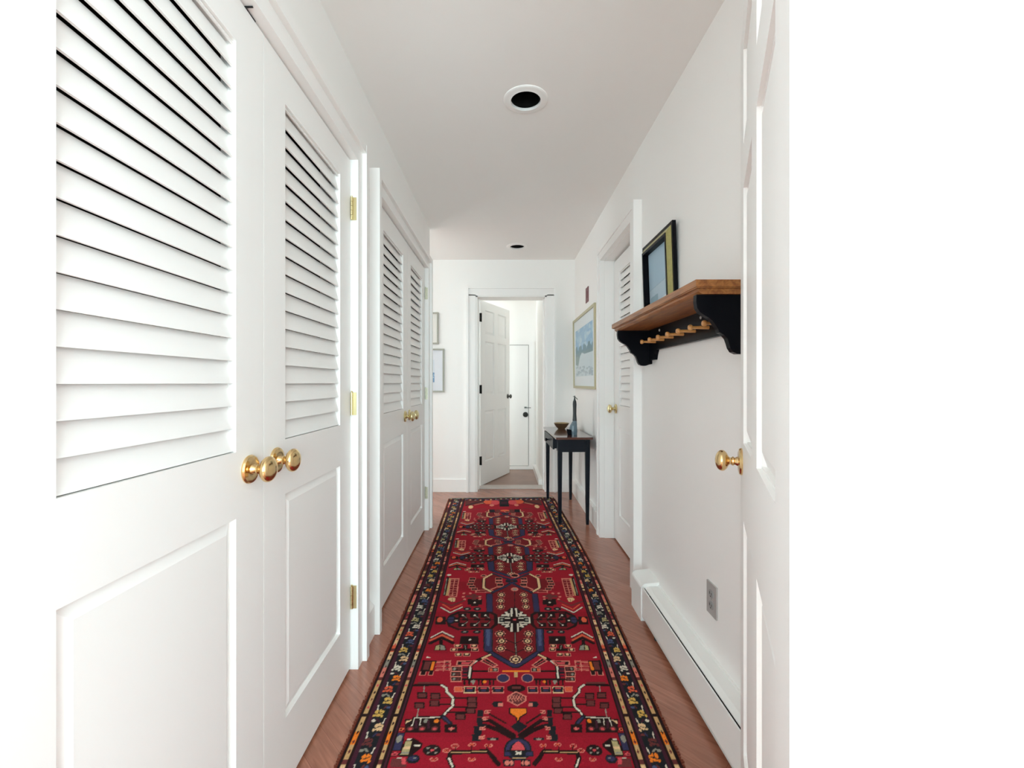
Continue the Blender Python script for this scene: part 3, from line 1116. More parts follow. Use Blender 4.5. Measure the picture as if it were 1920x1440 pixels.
def medallion(fn, sc=1.0, upper_bracket=True, lower_bracket=True):
    # --- left half seen in the crop (740, 1060) x 7.2, mirrored
    p = Pen((740, 1060, 7.2), fn, scale=sc)
    q = Pen((860, 1060, 13.09), fn, scale=sc)
    # ground of the medallion
    p.poly([(1330, 390), (1600, 280), (1660, 280), (1670, 1400), (1625, 1400), (1310, 1215), (1310, 400)], 'crim')
    # dark red octagon halves around the upper neck
    if upper_bracket:
        q.poly([(830, 240), (620, 360), (420, 360), (240, 500), (300, 640), (440, 700), (820, 640), (1090, 540), (1090, 380), (1060, 300)], 'crim')
        for (x, y) in ((340, 370), (315, 430), (285, 500), (330, 565), (385, 625)):
            q.box(x - 80, y - 33, x + 80, y + 33, 'pink', 'blk', 12, 'brn')
        q.poly([(400, 640), (790, 640), (790, 665), (760, 700), (410, 715)], 'pink')
        q.poly([(440, 662), (770, 655), (750, 690), (440, 697)], 'crim')
        for (x, y) in ((985, 370), (985, 440), (1015, 515)):
            q.box(x - 85, y - 35, x + 85, y + 35, 'pink', 'blk', 12, 'brn')
        q.poly([(760, 630), (930, 560), (1100, 560), (860, 680)], 'pink').poly([(810, 640), (940, 580), (1060, 575), (860, 662)], 'crim')
        q.line([(835, 240), (620, 360), (612, 590), (840, 710)], 0.026, 'blk')
        q.line([(835, 240), (620, 360), (612, 590), (840, 710)], 0.017, 'cream')
        q.dot(610, 292, 75, 30, 'pink').dot(610, 292, 50, 18, 'blk')
    # navy V towards the upper neck and frame bars
    p.line([(1325, 385), (1470, 320), (1600, 245), (1640, 240)], 0.026, 'ink').line([(1325, 385), (1470, 320), (1600, 255), (1640, 250)], 0.012, 'navy')
    p.line([(1330, 130), (1470, 185), (1600, 225), (1640, 225)], 0.022, 'ink').line([(1330, 130), (1470, 180), (1600, 215), (1640, 215)], 0.010, 'navy')
    p.poly([(1230, 405), (1325, 400), (1330, 660), (1235, 660)], 'pur').poly([(1245, 412), (1315, 406), (1318, 655), (1245, 655)], 'navy')
    p.poly([(1195, 870), (1325, 870), (1325, 1215), (1300, 1235), (1198, 1185)], 'ink').poly([(1213, 875), (1315, 875), (1308, 1200), (1213, 1180)], 'navy')
    p.poly([(1235, 890), (1290, 890), (1280, 1120), (1240, 1110)], 'blue') if fn is None else None
    p.line([(1310, 1215), (1470, 1310), (1600, 1385), (1650, 1390)], 0.036, 'ink').line([(1310, 1215), (1470, 1310), (1600, 1380), (1650, 1385)], 0.022, 'navy')
    # rosettes
    for y in (420, 500, 583):
        p.rose(1430 + (10 if y == 420 else 0), y, 58, 38)
    for y, x in ((950, 1425), (1050, 1445), (1152, 1430)):
        p.rose(x, y, 72, 46)
    # centre stem
    c = Pen((740, 1060, 7.2), fn, mirror=False, scale=sc)
    c.dot(1620, 158, 62, 30, 'pink').dot(1620, 158, 44, 18, 'blk')
    c.dot(1620, 345, 50, 28, 'pink').dot(1620, 345, 30, 16, 'gry')
    c.line([(1620, 370), (1620, 610)], 0.005, 'blk')
    c.line([(1622, 900), (1640, 1250)], 0.012, 'blk').line([(1622, 920), (1640, 1240)], 0.004, 'gry')
    for yy in (1000, 1130):
        p.line([(1620, yy + 80), (1500, yy + 30)], 0.007, 'blk')
    c.rose(1635, 1300, 80, 55, 'cream', 'pur', 'cream', 'blk')
    # cream star
    p.poly([(1380, 740), (1480, 670), (1560, 600), (1640, 590), (1640, 935), (1560, 925), (1480, 860), (1380, 800)], 'blk')
    p.rect(1392, 722, 1480, 806, 'wht').rect(1412, 735, 1480, 793, 'ink').rect(1425, 748, 1462, 780, 'gry')
    p.rect(1565, 605, 1592, 718, 'wht').rect(1565, 812, 1592, 922, 'wht')
    p.poly([(1480, 650), (1520, 650), (1552, 718), (1530, 718)], 'wht').poly([(1480, 860), (1520, 865), (1552, 812), (1530, 806)], 'wht')
    p.rect(1440, 690, 1545, 706, 'wht').rect(1440, 818, 1545, 834, 'wht')
    p.rect(1485, 728, 1560, 748, 'wht').rect(1485, 782, 1560, 802, 'wht')
    p.rect(1500, 672, 1556, 684, 'wht').rect(1500, 842, 1556, 856, 'wht')
    c.dot(1620, 757, 22, 14, 'rose')
    # wing
    p.poly([(1385, 690), (1310, 650), (850, 645), (735, 700), (690, 765), (720, 850), (850, 902), (1310, 890), (1390, 830)], 'blk')
    p.poly([(1340, 700), (1280, 672), (880, 668), (780, 715), (740, 765), (760, 835), (870, 880), (1290, 872), (1340, 820)], 'crim')
    p.dot(770, 760, 62, 58, 'ink').dot(760, 760, 45, 40, 'navy')
    for x in (920, 1080, 1225):
        for y in (700, 832):
            p.rect(x - 62, y - 28, x + 48, y + 28, 'blk')
            p.line([(x + 5, y), (x + 75, 757)], 0.007, 'blk')
            p.line([(x + 5, y), (x + 62, y + (45 if y < 757 else -45))], 0.004, 'gry')
            p.dot(x, y, 15, 11, 'wht')
        p.rect(x - 10, 742, x + 70, 772, 'blk')
    p.rect(800, 735, 880, 800, 'blk').dot(832, 768, 18, 12, 'wht')
    p.rect(700, 752, 1370, 762, 'blk')
    # tip flower
    p.poly([(555, 715), (690, 715), (690, 825), (545, 828)], 'blk').dot(610, 760, 38, 36, 'sal')
    # motifs above the wing
    p.rect(985, 478, 1180, 552, 'blk').rect(1030, 550, 1130, 575, 'blk').dot(1080, 526, 17, 10, 'wht')
    p.rect(960, 425, 1170, 455, 'brn').rect(1040, 410, 1100, 490, 'brn')
    for x, y in ((935, 400), (1020, 400), (925, 447), (1150, 447), (945, 482), (1150, 480)):
        p.dot(x, y, 20, 11, 'pink')
    for x, y in ((980, 612), (1115, 612), (945, 925), (1110, 925)):
        p.dot(x, y, 55, 24, 'ink').dot(x, y, 22, 10, 'gry')
    # motifs below the wing
    p.poly([(890, 985), (1130, 985), (1135, 1095), (875, 1095)], 'blk').dot(1015, 1032, 20, 11, 'wht')
    p.rect(850, 1150, 1060, 1185, 'blk').rect(925, 1100, 985, 1170, 'blk').line([(950, 1110), (960, 1160)], 0.004, 'gry')
    for x, y in ((850, 1115), (1070, 1115), (800, 1168), (1082, 1165), (862, 1235), (972, 1232)):
        p.rect(x - 50, y - 24, x + 50, y + 26, 'pink').rect(x - 40, y - 16, x + 42, y + 18, 'blk').dot(x, y - 4, 24, 13, 'cream')
    # chevrons
    p.line([(620, 590), (750, 665), (912, 588)], 0.016, 'blk').line([(620, 590), (750, 662), (912, 588)], 0.010, 'wht')
    p.line([(650, 550), (755, 618), (905, 550)], 0.010, 'sal').line([(600, 508), (770, 565), (940, 498)], 0.014, 'brn')
    p.dot(770, 478, 52, 24, 'cream').dot(785, 500, 30, 18, 'cream').line([(780, 470), (780, 520)], 0.003, 'blk')
    p.line([(492, 1005), (640, 928), (795, 1000)], 0.016, 'blk').line([(492, 1000), (640, 922), (795, 995)], 0.010, 'wht')
    p.line([(480, 1040), (640, 968), (780, 1038)], 0.014, 'sal').line([(480, 1080), (640, 1003), (785, 1075)], 0.022, 'blk')
    p.poly([(600, 1030), (650, 1030), (650, 1110), (600, 1110)], 'blk')
    p.poly([(525, 1180), (550, 1110), (620, 1085), (680, 1110), (700, 1180)], 'blk').poly([(545, 1168), (560, 1115), (606, 1100), (600, 1168)], 'olv').poly([(616, 1168), (616, 1100), (670, 1115), (685, 1168)], 'gry')
    if upper_bracket:
        # comb with side stripes
        p.poly([(750, 195), (878, 195), (840, 450), (720, 440)], 'pink').poly([(765, 210), (860, 210), (826, 438), (735, 430)], 'crim')
        for k in range(7):
            p.line([(760 - k * 4, 222 + k * 32), (850 - k * 5, 226 + k * 32)], 0.006, 'pink')
        p.line([(812, 205), (775, 438)], 0.006, 'pink')
        p.poly([(736, 195), (762, 195), (716, 430), (688, 430)], 'tan')
        p.poly([(700, 180), (735, 180), (688, 430), (650, 430)], 'blk').line([(705, 200), (668, 420)], 0.006, 'gry')
        p.dot(735, 150, 30, 12, 'wht')
    # dark line along the field edge


S1, N0, N1 = 2.107, 1.748, 2.57


def remap(star, lo, hi):
    """depths N0..S1..N1 -> lo..star..hi, extended beyond the necks in proportion"""
    def fn(a, d):
        if d < S1:
            return (a, star + (d - S1) * (star - lo) / (S1 - N0))
        return (a, star + (d - S1) * (hi - star) / (N1 - S1))
    return fn


medallion(remap(3.47, 3.18, 3.86), 0.75)
medallion(remap(2.86, 2.57, 3.18), 0.75)
medallion(None, 0.76)

# far end panel (beyond the third medallion)
f = Pen((820, 925, 13.71), mirror=True)
f.poly([(720, 185), (1750, 185), (1750, 290), (1560, 270), (1250, 290), (1000, 290), (900, 330), (720, 320)], 'brn')
f.dot(1320, 240, 130, 60, 'sal').dot(1490, 260, 110, 60, 'rose').dot(860, 372, 62, 42, 'cream').rect(1600, 200, 1790, 370, 'ink').rect(1640, 240, 1750, 300, 'pur')
f.line([(740, 330), (1000, 260), (1200, 210)], 0.02, 'ink').line([(960, 320), (1180, 270)], 0.008, 'cream').dot(1400, 330, 60, 30, 'pink')
f.line([(780, 440), (1250, 420)], 0.014, 'brn').rect(1340, 440, 1480, 515, 'ink').rect(1500, 440, 1620, 515, 'brn').rect(1310, 450, 1330, 500, 'cream').dot(1760, 470, 90, 22, 'sal')
for Dv in (4.25, 4.30, 4.335):
    rg.poly([(-HA, Dv), (HA, Dv), (HA, Dv + 0.035), (-HA, Dv + 0.035)], K['ink'])
for k in range(46):
    rg.ell((-HA + 0.74 * k / 45, 4.285 + 0.02 * math.sin(k * 1.9)), 0.010, 0.016, K[['gry', 'blue', 'brn', 'cream', 'navy', 'pur'][k % 6]])

# --- near end panel, right half seen in the crop (940, 1230) x 5.486, mirrored
n = Pen((940, 1230, 5.486), scale=0.55)
h = Pen((780, 1200, 10.1), scale=0.7)
ctr = Pen((940, 1230, 5.486), mirror=False, scale=0.7)
rg.poly([(-HA, 0.70), (HA, 0.70), (HA, 1.30), (-HA, 1.30)], K['red'])
# tail of the bracket
h.line([(1400, 320), (1130, 440), (1030, 525), (1010, 790)], 0.026, 'blk').line([(1400, 320), (1260, 385)], 0.014, 'cream').line([(1150, 440), (1030, 520), (1010, 790)], 0.011, 'wht')
h.poly([(770, 430), (1140, 425), (1050, 540), (755, 525)], 'pink').poly([(790, 450), (1090, 442), (1020, 518), (790, 508)], 'blk').poly([(860, 462), (1060, 455), (1010, 500), (860, 498)], 'rose')
h.poly([(1330, 370), (1560, 520), (1470, 570), (1210, 440)], 'pink').poly([(1330, 395), (1520, 515), (1460, 545), (1250, 440)], 'blk').line([(1300, 430), (1490, 530)], 0.006, 'rose')
for y, x in ((590, 770), (690, 755), (785, 760)):
    h.box(x - 105, y - 55, x + 105, y + 52, 'pink', 'blk', 16, 'brn')
    h.dot(x - 40, y, 26, 24, 'gry').dot(x + 45, y, 26, 24, 'brn')
h.box(1370, 560, 1565, 655, 'pink', 'blk', 15).dot(1420, 610, 30, 25, 'sal').dot(1500, 608, 30, 25, 'gry')
h.rect(1060, 615, 1370, 655, 'blk').rect(880, 560, 1000, 625, 'pur').rect(880, 640, 1000, 680, 'ink').rect(880, 700, 985, 740, 'pur')
h.rect(860, 775, 1540, 810, 'blk')
for x in (900, 990, 1170, 1240, 1380, 1450):
    h.rect(x, 800, x + 36, 900, 'blk')
h.dot(1080, 830, 45, 30, 'gry').dot(1085, 865, 20, 22, 'gry').dot(1300, 835, 36, 26, 'org')
h.box(720, 925, 885, 1030, 'pink', 'sal', 14)
for x in (1020, 1280, 1550):
    h.box(x - 115, 925, x + 115, 1055, 'cream' if x < 1100 else 'pink', 'ink', 16)
    h.rect(x - 60, 950, x + 60, 975, 'rose').rect(x - 50, 985, x + 50, 1015, 'navy')
    h.dot(x - 115, 990, 12, 14, 'red').dot(x + 115, 990, 12, 14, 'red')
h.dot(1650, 765, 128, 88, 'pink').dot(1650, 765, 108, 74, 'navy')
# combs at the sides
for y in (445, 520, 590):
    h.line([(390, y), (650, y - 5)], 0.006, 'pink').line([(370, y + 28), (640, y + 20)], 0.006, 'pink')
h.line([(540, 430), (520, 630)], 0.006, 'pink').line([(655, 430), (640, 620)], 0.006, 'pink')
for y in (465, 530, 595):
    h.dot(590, y, 30, 16, 'brn')
h.poly([(130, 425), (390, 430), (330, 640), (80, 640)], 'blk').poly([(170, 450), (290, 450), (240, 610), (130, 610)], 'brn')
h.poly([(310, 450), (370, 450), (318, 615), (262, 612)], 'org')
h.poly([(75, 640), (200, 640), (180, 720), (55, 720)], 'pink').poly([(100, 640), (190, 640), (170, 705), (85, 705)], 'blk')
h.poly([(235, 640), (345, 640), (325, 720), (225, 720)], 'pink').poly([(250, 640), (330, 640), (312, 705), (240, 705)], 'blk')
h.poly([(205, 345), (300, 385), (200, 385)], 'wht')
# centre: T, hub, lozenge, shield, diamond, dome
ctr.rect(10, 172, 290, 190, 'org').rect(133, 188, 168, 245, 'tan').rect(145, 240, 158, 330, 'blk')
ctr.poly([(60, 340), (110, 320), (200, 320), (250, 345), (245, 375), (190, 395), (110, 395), (60, 375)], 'blk').rect(110, 335, 200, 365, 'brn')
ctr.poly([(150, 385), (262, 440), (255, 490), (165, 545), (62, 490), (58, 440)], 'pink').poly([(152, 400), (245, 445), (240, 485), (165, 530), (78, 485), (75, 445)], 'brn')
for k in range(5):
    ctr.line([(85 + k * 30, 430 + k * 4), (120 + k * 30, 500 - k * 6)], 0.004, 'pink')
    ctr.line([(110 + k * 28, 425), (75 + k * 30, 480)], 0.004, 'pink')
n.poly([(285, 495), (365, 492), (385, 520), (365, 553), (290, 552)], 'ink').rect(280, 508, 325, 545, 'pink')
ctr.poly([(75, 562), (265, 562), (268, 620), (200, 660), (185, 710), (155, 710), (145, 660), (80, 622)], 'blk')
ctr.poly([(90, 570), (255, 570), (255, 612), (185, 655), (172, 700), (158, 655), (92, 612)], 'org')
ctr.poly([(178, 695), (270, 750), (178, 822), (92, 755)], 'ink')
n.line([(190, 845), (410, 690), (470, 690)], 0.026, 'blk').line([(200, 870), (330, 790), (430, 750), (500, 740)], 0.030, 'blk').line([(260, 720), (400, 630), (440, 600)], 0.012, 'blk')
n.rect(468, 580, 522, 655, 'ink').rect(480, 660, 530, 740, 'ink').rect(488, 752, 560, 835, 'ink').rect(500, 835, 580, 905, 'ink')
n.rect(430, 730, 510, 752, 'ink').rect(330, 870, 440, 900, 'ink').dot(385, 885, 28, 12, 'gry')
for x, y in ((430, 600), (450, 670), (480, 770), (490, 865)):
    n.line([(x - 28, y - 14), (x + 20, y - 10), (x + 22, y + 14), (x - 24, y + 12)], 0.007, 'pink').dot(x, y, 10, 8, 'pink')
ctr.dot(178, 985, 135, 122, 'ink').dot(178, 985, 118, 108, 'navy').rect(25, 1010, 330, 1065, 'ink').rect(40, 1020, 110, 1055, 'navy').rect(250, 1020, 320, 1055, 'navy')
ctr.dot(175, 1000, 82, 90, 'ink').poly([(100, 1000), (118, 950), (150, 920), (175, 908), (205, 925), (232, 955), (245, 1000)], 'rose').rect(60, 1002, 290, 1010, 'blk')
ctr.poly([(145, 1005), (178, 1020), (212, 1005), (205, 1030), (215, 1050), (178, 1040), (142, 1052), (150, 1030)], 'wht')
ctr.rect(110, 1075, 250, 1082, 'tan')
# small near flowers
n.rect(60, 1095, 130, 1170, 'ink').dot(98, 1130, 28, 24, 'pink').rect(230, 1095, 300, 1170, 'ink').dot(262, 1130, 28, 24, 'pink')
# the big cream hook
n.line([(855, 322), (1120, 325)], 0.020, 'blk').line([(880, 300), (1060, 300)], 0.018, 'brn')
hook = [(850, 322), (803, 355), (800, 395), (742, 455), (752, 545), (800, 590), (850, 655), (1000, 662), (1110, 665)]
n.line(hook, 0.026, 'blk').line(hook[:6], 0.015, 'wht').line(hook[5:7], 0.013, 'wht').line(hook[6:], 0.008, 'wht')
for (x, y) in ((1032, 430), (1060, 535), (908, 440), (918, 512), (568, 477), (568, 532), (585, 590), (680, 650)):
    n.rect(x - 48, y - 34, x + 48, y + 34, 'blk').rect(x - 36, y - 23, x + 36, y + 23, 'brn')
n.line([(1010, 335), (1016, 395)], 0.007, 'gry').line([(1070, 570), (1085, 655)], 0.007, 'gry')
n.line([(765, 455), (870, 455)], 0.012, 'blk').line([(780, 523), (880, 523)], 0.012, 'blk').line([(785, 523), (860, 523)], 0.004, 'gry')
n.line([(612, 460), (735, 460)], 0.011, 'blk').line([(612, 550), (745, 550)], 0.011, 'blk').line([(620, 606), (800, 606)], 0.012, 'blk').line([(640, 606), (780, 606)], 0.004, 'gry')
n.line([(845, 650), (780, 720), (770, 760)], 0.030, 'ink').line([(835, 660), (785, 715)], 0.014, 'navy')
n.rect(715, 735, 832, 812, 'blk').dot(770, 775, 30, 14, 'rose').dot(768, 775, 10, 20, 'pink')
n.rect(870, 672, 1200, 815, 'blk')
for x, y, c_ in ((905, 697, 'org'), (1003, 697, 'gry')):
    n.dot(x, y, 22, 20, c_)
n.poly([(1130, 685), (1185, 690), (1200, 730)], 'cream')
for x in (925, 1040, 1150):
    n.dot(x, 775, 32, 24, 'brn').dot(x, 778, 18, 14, 'rose')
for x in (980, 1095):
    n.rect(x - 12, 690, x + 12, 770, 'pur')
n.line([(1050, 668), (1060, 740)], 0.006, 'wht').line([(1108, 668), (1135, 745)], 0.006, 'wht')
n.dot(1235, 780, 38, 24, 'blk').dot(1235, 780, 30, 18, 'sal').dot(1235, 782, 12, 7, 'blk')
n.poly([(1195, 815), (1280, 812), (1340, 1005), (1240, 1005)], 'blk').poly([(1205, 822), (1270, 820), (1325, 998), (1250, 998)], 'navy').dot(1255, 880, 26, 40, 'gry').dot(1280, 960, 22, 30, 'navy')
n.poly([(1120, 870), (1205, 900), (1265, 1060), (1160, 1065), (1050, 970), (1040, 930)], 'blk')
n.poly([(1135, 900), (1192, 905), (1250, 1045), (1175, 1050)], 'olv').poly([(1150, 960), (1215, 960), (1222, 985), (1160, 985)], 'cream').poly([(1170, 1015), (1235, 1015), (1240, 1035), (1175, 1035)], 'gry')
n.dot(1165, 885, 22, 11, 'wht').rect(1065, 940, 1118, 962, 'wht').dot(1260, 1082, 26, 10, 'wht')
n.dot(1303, 1040, 42, 26, 'blk').dot(1303, 1040, 34, 20, 'rose').dot(1303, 1042, 14, 8, 'blk')
n.dot(955, 1000, 84, 60, 'blk')
for k in range(8):
    a_ = 2 * PI * k / 8
    n.dot(955 + 50 * math.cos(a_), 1000 + 34 * math.sin(a_), 14, 9, 'gry' if k % 2 else 'ink')
n.dot(955, 998, 18, 14, 'rose')
n.dot(1130, 1090, 60, 50, 'ink').dot(1130, 1085, 44, 26, 'navy').dot(1115, 1080, 14, 8, 'gry')
n.poly([(1190, 1085), (1330, 1085), (1350, 1180), (1200, 1180)], 'brn').rect(1200, 1075, 1240, 1150, 'rose')
# lower bracket
lb = [(345, 1140), (440, 1012), (780, 1022), (800, 1085), (770, 1170)]
n.line(lb, 0.028, 'blk')
n.line(lb[1:3], 0.006, 'tan').line(lb[3:], 0.010, 'wht')
n.poly([(440, 1040), (760, 1045), (760, 1150), (380, 1150)], 'red')
for x, y in ((430, 950), (580, 942), (740, 955), (820, 1003), (590, 1092), (940, 1092)):
    n.dot(x, y, 38, 22, 'pink').dot(x, y, 28, 15, 'red').dot(x, y, 16, 9, 'sal').dot(x, y, 6, 4, 'blk')
for x in (445, 590, 735):
    n.line([(x, 965), (x, 1015)], 0.006, 'blk')
# repeat the opening of the pattern towards the near end, out of the frame
rg.poly([(-HA, 0.75), (HA, 0.75), (HA, 0.85), (-HA, 0.85)], K['ink'])
for k in range(46):
    rg.ell((-HA + 0.74 * k / 45, 0.80), 0.010, 0.016, K[['gry', 'blue', 'brn', 'cream', 'navy', 'pur'][k % 6]])
for x in (-0.25, -0.12, 0.12, 0.25):
    rg.ell((x, 0.98), 0.05, 0.06, K['ink'])
    rg.ell((x, 0.98), 0.025, 0.03, K['sal'])

# --- borders (drawn on both sides). b runs 0 at the field edge to 1 at the rug's edge
bands = [(0.0, 0.035, 'blk'), (0.035, 0.085, 'pur'), (0.085, 0.125, 'blk'), (0.125, 0.215, 'tan'), (0.215, 0.275, 'blk'), (0.275, 0.35, 'pur'), (0.35, 0.66, 'ink'),
         (0.66, 0.745, 'pur'), (0.745, 0.795, 'blk'), (0.795, 0.895, 'tan'), (0.895, 0.955, 'blk'), (0.955, 1.03, 'edge')]
BW = HB - HA
for side in (-1, 1):
    A_ = lambda b_: side * (HA + BW * b_)
    for b0, b1, c_ in bands:
        rg.poly([(A_(b0), 0.74), (A_(b1), 0.74), (A_(b1), 4.40), (A_(b0), 4.40)], K[c_])
    # guard stripes: changing colours with little dark lozenges
    for (b0, b1) in ((0.125, 0.215), (0.795, 0.895)):
        r1 = random.Random(5)
        d_ = 0.78
        while d_ < 4.34:
            L = r1.choice([0.05, 0.075, 0.1])
            # near the camera follow the photographed order of colours
            c_ = r1.choice(['tan', 'cream', 'cream', 'tan', 'pink', 'brn', 'gry', 'sal'])
            if 1.30 < d_ < 1.37:
                c_ = 'tan'
            elif 1.37 <= d_ < 1.43 or 1.28 < d_ <= 1.30:
                c_ = 'org' if d_ < 1.41 else 'tan'
            elif 1.43 <= d_ < 1.48:
                c_ = 'tan'
            elif 1.48 <= d_ < 1.52:
                c_ = 'sal'
            rg.poly([(A_(b0), d_), (A_(b1), d_), (A_(b1), d_ + L), (A_(b0), d_ + L)], K[c_])
            d_ += L
        d_ = 0.8
        k = 0
        while d_ < 4.34:
            mb_ = (b0 + b1) / 2
            hb = 0.022 + 0.008 * r1.random()
            dd = 0.009
            if k % 5 != 4:
                rg.poly([(A_(mb_ - hb), d_), (A_(mb_), d_ - dd), (A_(mb_ + hb), d_), (A_(mb_), d_ + dd)], K[r1.choice(['blk', 'brn', 'rose', 'blk'])])
            else:
                rg.poly([(A_(b0), d_ - 0.008), (A_(b1), d_ - 0.008), (A_(b1), d_ + 0.008), (A_(b0), d_ + 0.008)], K[r1.choice(['blk', 'brn'])])
            d_ += 0.037
            k += 1
    # main border: flowers in changing colours on the dark ground
    order = ['org', 'brn', 'cream', 'mus', 'mus', 'sal', 'org', 'wht', 'cream', 'mus', 'blue', 'sal', 'wht', 'olv', 'gry', 'wht', 'blue', 'cream']
    r2 = random.Random(21 if side > 0 else 8)
    d_ = 1.329 - 9 * 0.06
    k = -9
    mid = 0.505
    while d_ < 4.34:
        c_ = K[order[k % len(order)]]
        jb = (0.05 if k % 2 else -0.05)
        for (db, dd, rb, rd_) in ((-0.05, 0.006, 0.045, 0.009), (0.05, 0.009, 0.04, 0.009), (0.0, -0.004, 0.055, 0.007), (-0.075, -0.010, 0.03, 0.006), (0.08, -0.008, 0.032, 0.006), (0.0, 0.014, 0.022, 0.007)):
            rg.ell((A_(mid + jb + db + r2.uniform(-.012, .012)), d_ + dd + r2.uniform(-.002, .002)), BW * rb, rd_, c_)
        rg.line([(A_(mid + jb - 0.05), d_ + 0.006), (A_(mid + jb + 0.06), d_ - 0.002)], 0.0035, K['ink'])
        # little tendrils between the flowers
        s_ = -1 if k % 2 else 1
        rg.line([(A_(mid - s_ * 0.11), d_ + 0.018), (A_(mid - s_ * 0.13), d_ + 0.040)], 0.004, K['wht' if d_ < 2.4 else 'gry'])
        rg.ell((A_(mid + s_ * 0.11), d_ + 0.030), 0.007, 0.006, K[['gry', 'brn', 'wht', 'blue'][k % 4]])
        rg.line([(A_(mid - 0.02), d_ + 0.026), (A_(mid + 0.05 * s_), d_ + 0.036)], 0.006, K[['gry', 'navy', 'pur', 'brn'][k % 4]])
        d_ += 0.06
        k += 1
for D0, D1, c_ in ((4.335, 4.40, 'gry'), (0.70, 0.765, 'gry')):
    rg.poly([(-HB, D0), (HB, D0), (HB, D1), (-HB, D1)], K[c_])

# fade and unevenness of the wool
hf = np.random.RandomState(3)
rg.im *= (1 + 0.10 * (hf.rand(*rg.im.shape[:2], 1) - 0.5))
rg.im = np.clip(rg.im, 0, 1)

M['wool'] = attr_mat('knotted_wool', 0.92, 0.6, 500, 0.22)
TR = 0.009


def rug_pos(A, D):
    x = warp_x(A, D)
    y = D.copy()
    # the far end is cut slightly askew
    y += np.where(D > 3.6, (D - 3.6) / 0.77 * (A + HB) / (2 * HB) * 0.05 - (D - 3.6) / 0.77 * 0.02, 0)
    e_ = np.minimum(1, np.minimum(HB - np.abs(A), np.minimum(D - 0.75, 4.37 - D)) / 0.006)
    return x, y, 0.0015 + (TR - 0.0015) * np.clip(e_, 0, 1)


rug = sheet_mesh('runner_rug', rg, rug_pos, M['wool'])
tag(rug, 'long red oriental runner rug with cream star medallions and dark borders', 'rug')
# short woollen selvedge tufts along both long edges
M['tuft'] = mat('rust_selvedge_wool', (0.20, 0.045, 0.02, 1), 0.9)
rt = random.Random(2)
for side in (-1, 1):
    b = MB()
    d_ = 0.76
    while d_ < 4.33:
        a_ = side * HB
        x = float(warp_x(np.array([a_]), np.array([d_]))[0])
        L = rt.uniform(0.003, 0.008)
        w_ = 0.003
        x0, x1 = (x - 0.002, x + L) if side > 0 else (x - L, x + 0.002)
        b.box(x0, x1, d_, d_ + w_, 0.0006, 0.0006 + rt.uniform(0.003, 0.006))
        d_ += rt.uniform(0.007, 0.012)
    b.build('fringe', M['tuft'], rug)
#RUG_END

# ---------------------------------------------------------------- framed pictures
M['glass'] = glass_mat()
M['print'] = attr_mat('printed_paper', 0.5)


def frame_bars(mb, w_, h_, t, d, x0=0, z0=0, y0=0.0, y1=None):
    """four mitred-looking bars of a rectangular frame in the local x-z plane; -y is the front"""
    a, b_, c_, e_ = x0, x0 + w_, z0, z0 + h_
    for q in ([(a, c_), (b_, c_), (b_ - t, c_ + t), (a + t, c_ + t)], [(b_, c_), (b_, e_), (b_ - t, e_ - t), (b_ - t, c_ + t)],
              [(b_, e_), (a, e_), (a + t, e_ - t), (b_ - t, e_ - t)], [(a, e_), (a, c_), (a + t, c_ + t), (a + t, e_ - t)]):
        mb.prism(q, 'y', y0 - d, y0)


# picture standing on the shelf
e = empty('framed_picture', (XR - 0.001, 2.275, ZT), -PI / 2, 'black framed picture with a gold band and pale blue image, standing on the oak shelf', 'picture')
W_, H_ = 0.40, 0.392
e.rotation_euler = (math.radians(2.0), 0, -PI / 2)
b = MB()
frame_bars(b, W_, H_, 0.014, 0.016)
b.build('outer_frame', M['blackp'], e, bevel=0.003)
b = MB()
g0, g1 = 0.012, 0.040
for q in ([(0, 0), (1, 0)], [(1, 0), (1, 1)], [(1, 1), (0, 1)], [(0, 1), (0, 0)]):
    def cn(c, g):
        return (g if c[0] == 0 else W_ - g, g if c[1] == 0 else H_ - g)
    o0, o1, i0, i1 = cn(q[0], g0), cn(q[1], g0), cn(q[0], g1), cn(q[1], g1)
    b.poly([(o0[0], -0.014, o0[1]), (o1[0], -0.014, o1[1]), (i1[0], -0.031, i1[1]), (i0[0], -0.031, i0[1])])
    b.poly([(o0[0], -0.002, o0[1]), (o1[0], -0.002, o1[1]), (o1[0], -0.014, o1[1]), (o0[0], -0.014, o0[1])])
b.build('gold_band', M['goldg'], e)
b = MB()
frame_bars(b, W_ - 0.078, H_ - 0.078, 0.012, 0.033, 0.039, 0.039)
b.build('inner_lip', M['blackp'], e, bevel=0.0015)
sh = Sheet(np.arange(0, 0.2961, 0.003), np.arange(0, 0.2881, 0.003), (0.50, 0.68, 0.82))
sh.poly([(0, 0), (0.3, 0), (0.3, 0.13), (0, 0.105)], (0.60, 0.75, 0.86))
sh.poly([(0.0, 0.0), (0.12, 0), (0.12, 0.075), (0.02, 0.068)], (0.36, 0.52, 0.62))
sh.poly([(0.12, 0.0), (0.20, 0), (0.26, 0.06), (0.15, 0.04)], (0.78, 0.87, 0.92))
sh.poly([(0.21, 0.05), (0.28, 0.06), (0.28, 0.12), (0.22, 0.12)], (0.46, 0.62, 0.73))
sh.line([(0.0, 0.105), (0.15, 0.118), (0.3, 0.13)], 0.004, (0.44, 0.6, 0.72))
sheet_mesh('print', sh, lambda A, D: (A + 0.052, np.full_like(A, -0.0045), D + 0.052), M['print'], e)
b = MB().box(0.05, W_ - 0.05, -0.0075, -0.0065, 0.05, H_ - 0.05)
b.build('glass', M['glass'], e)

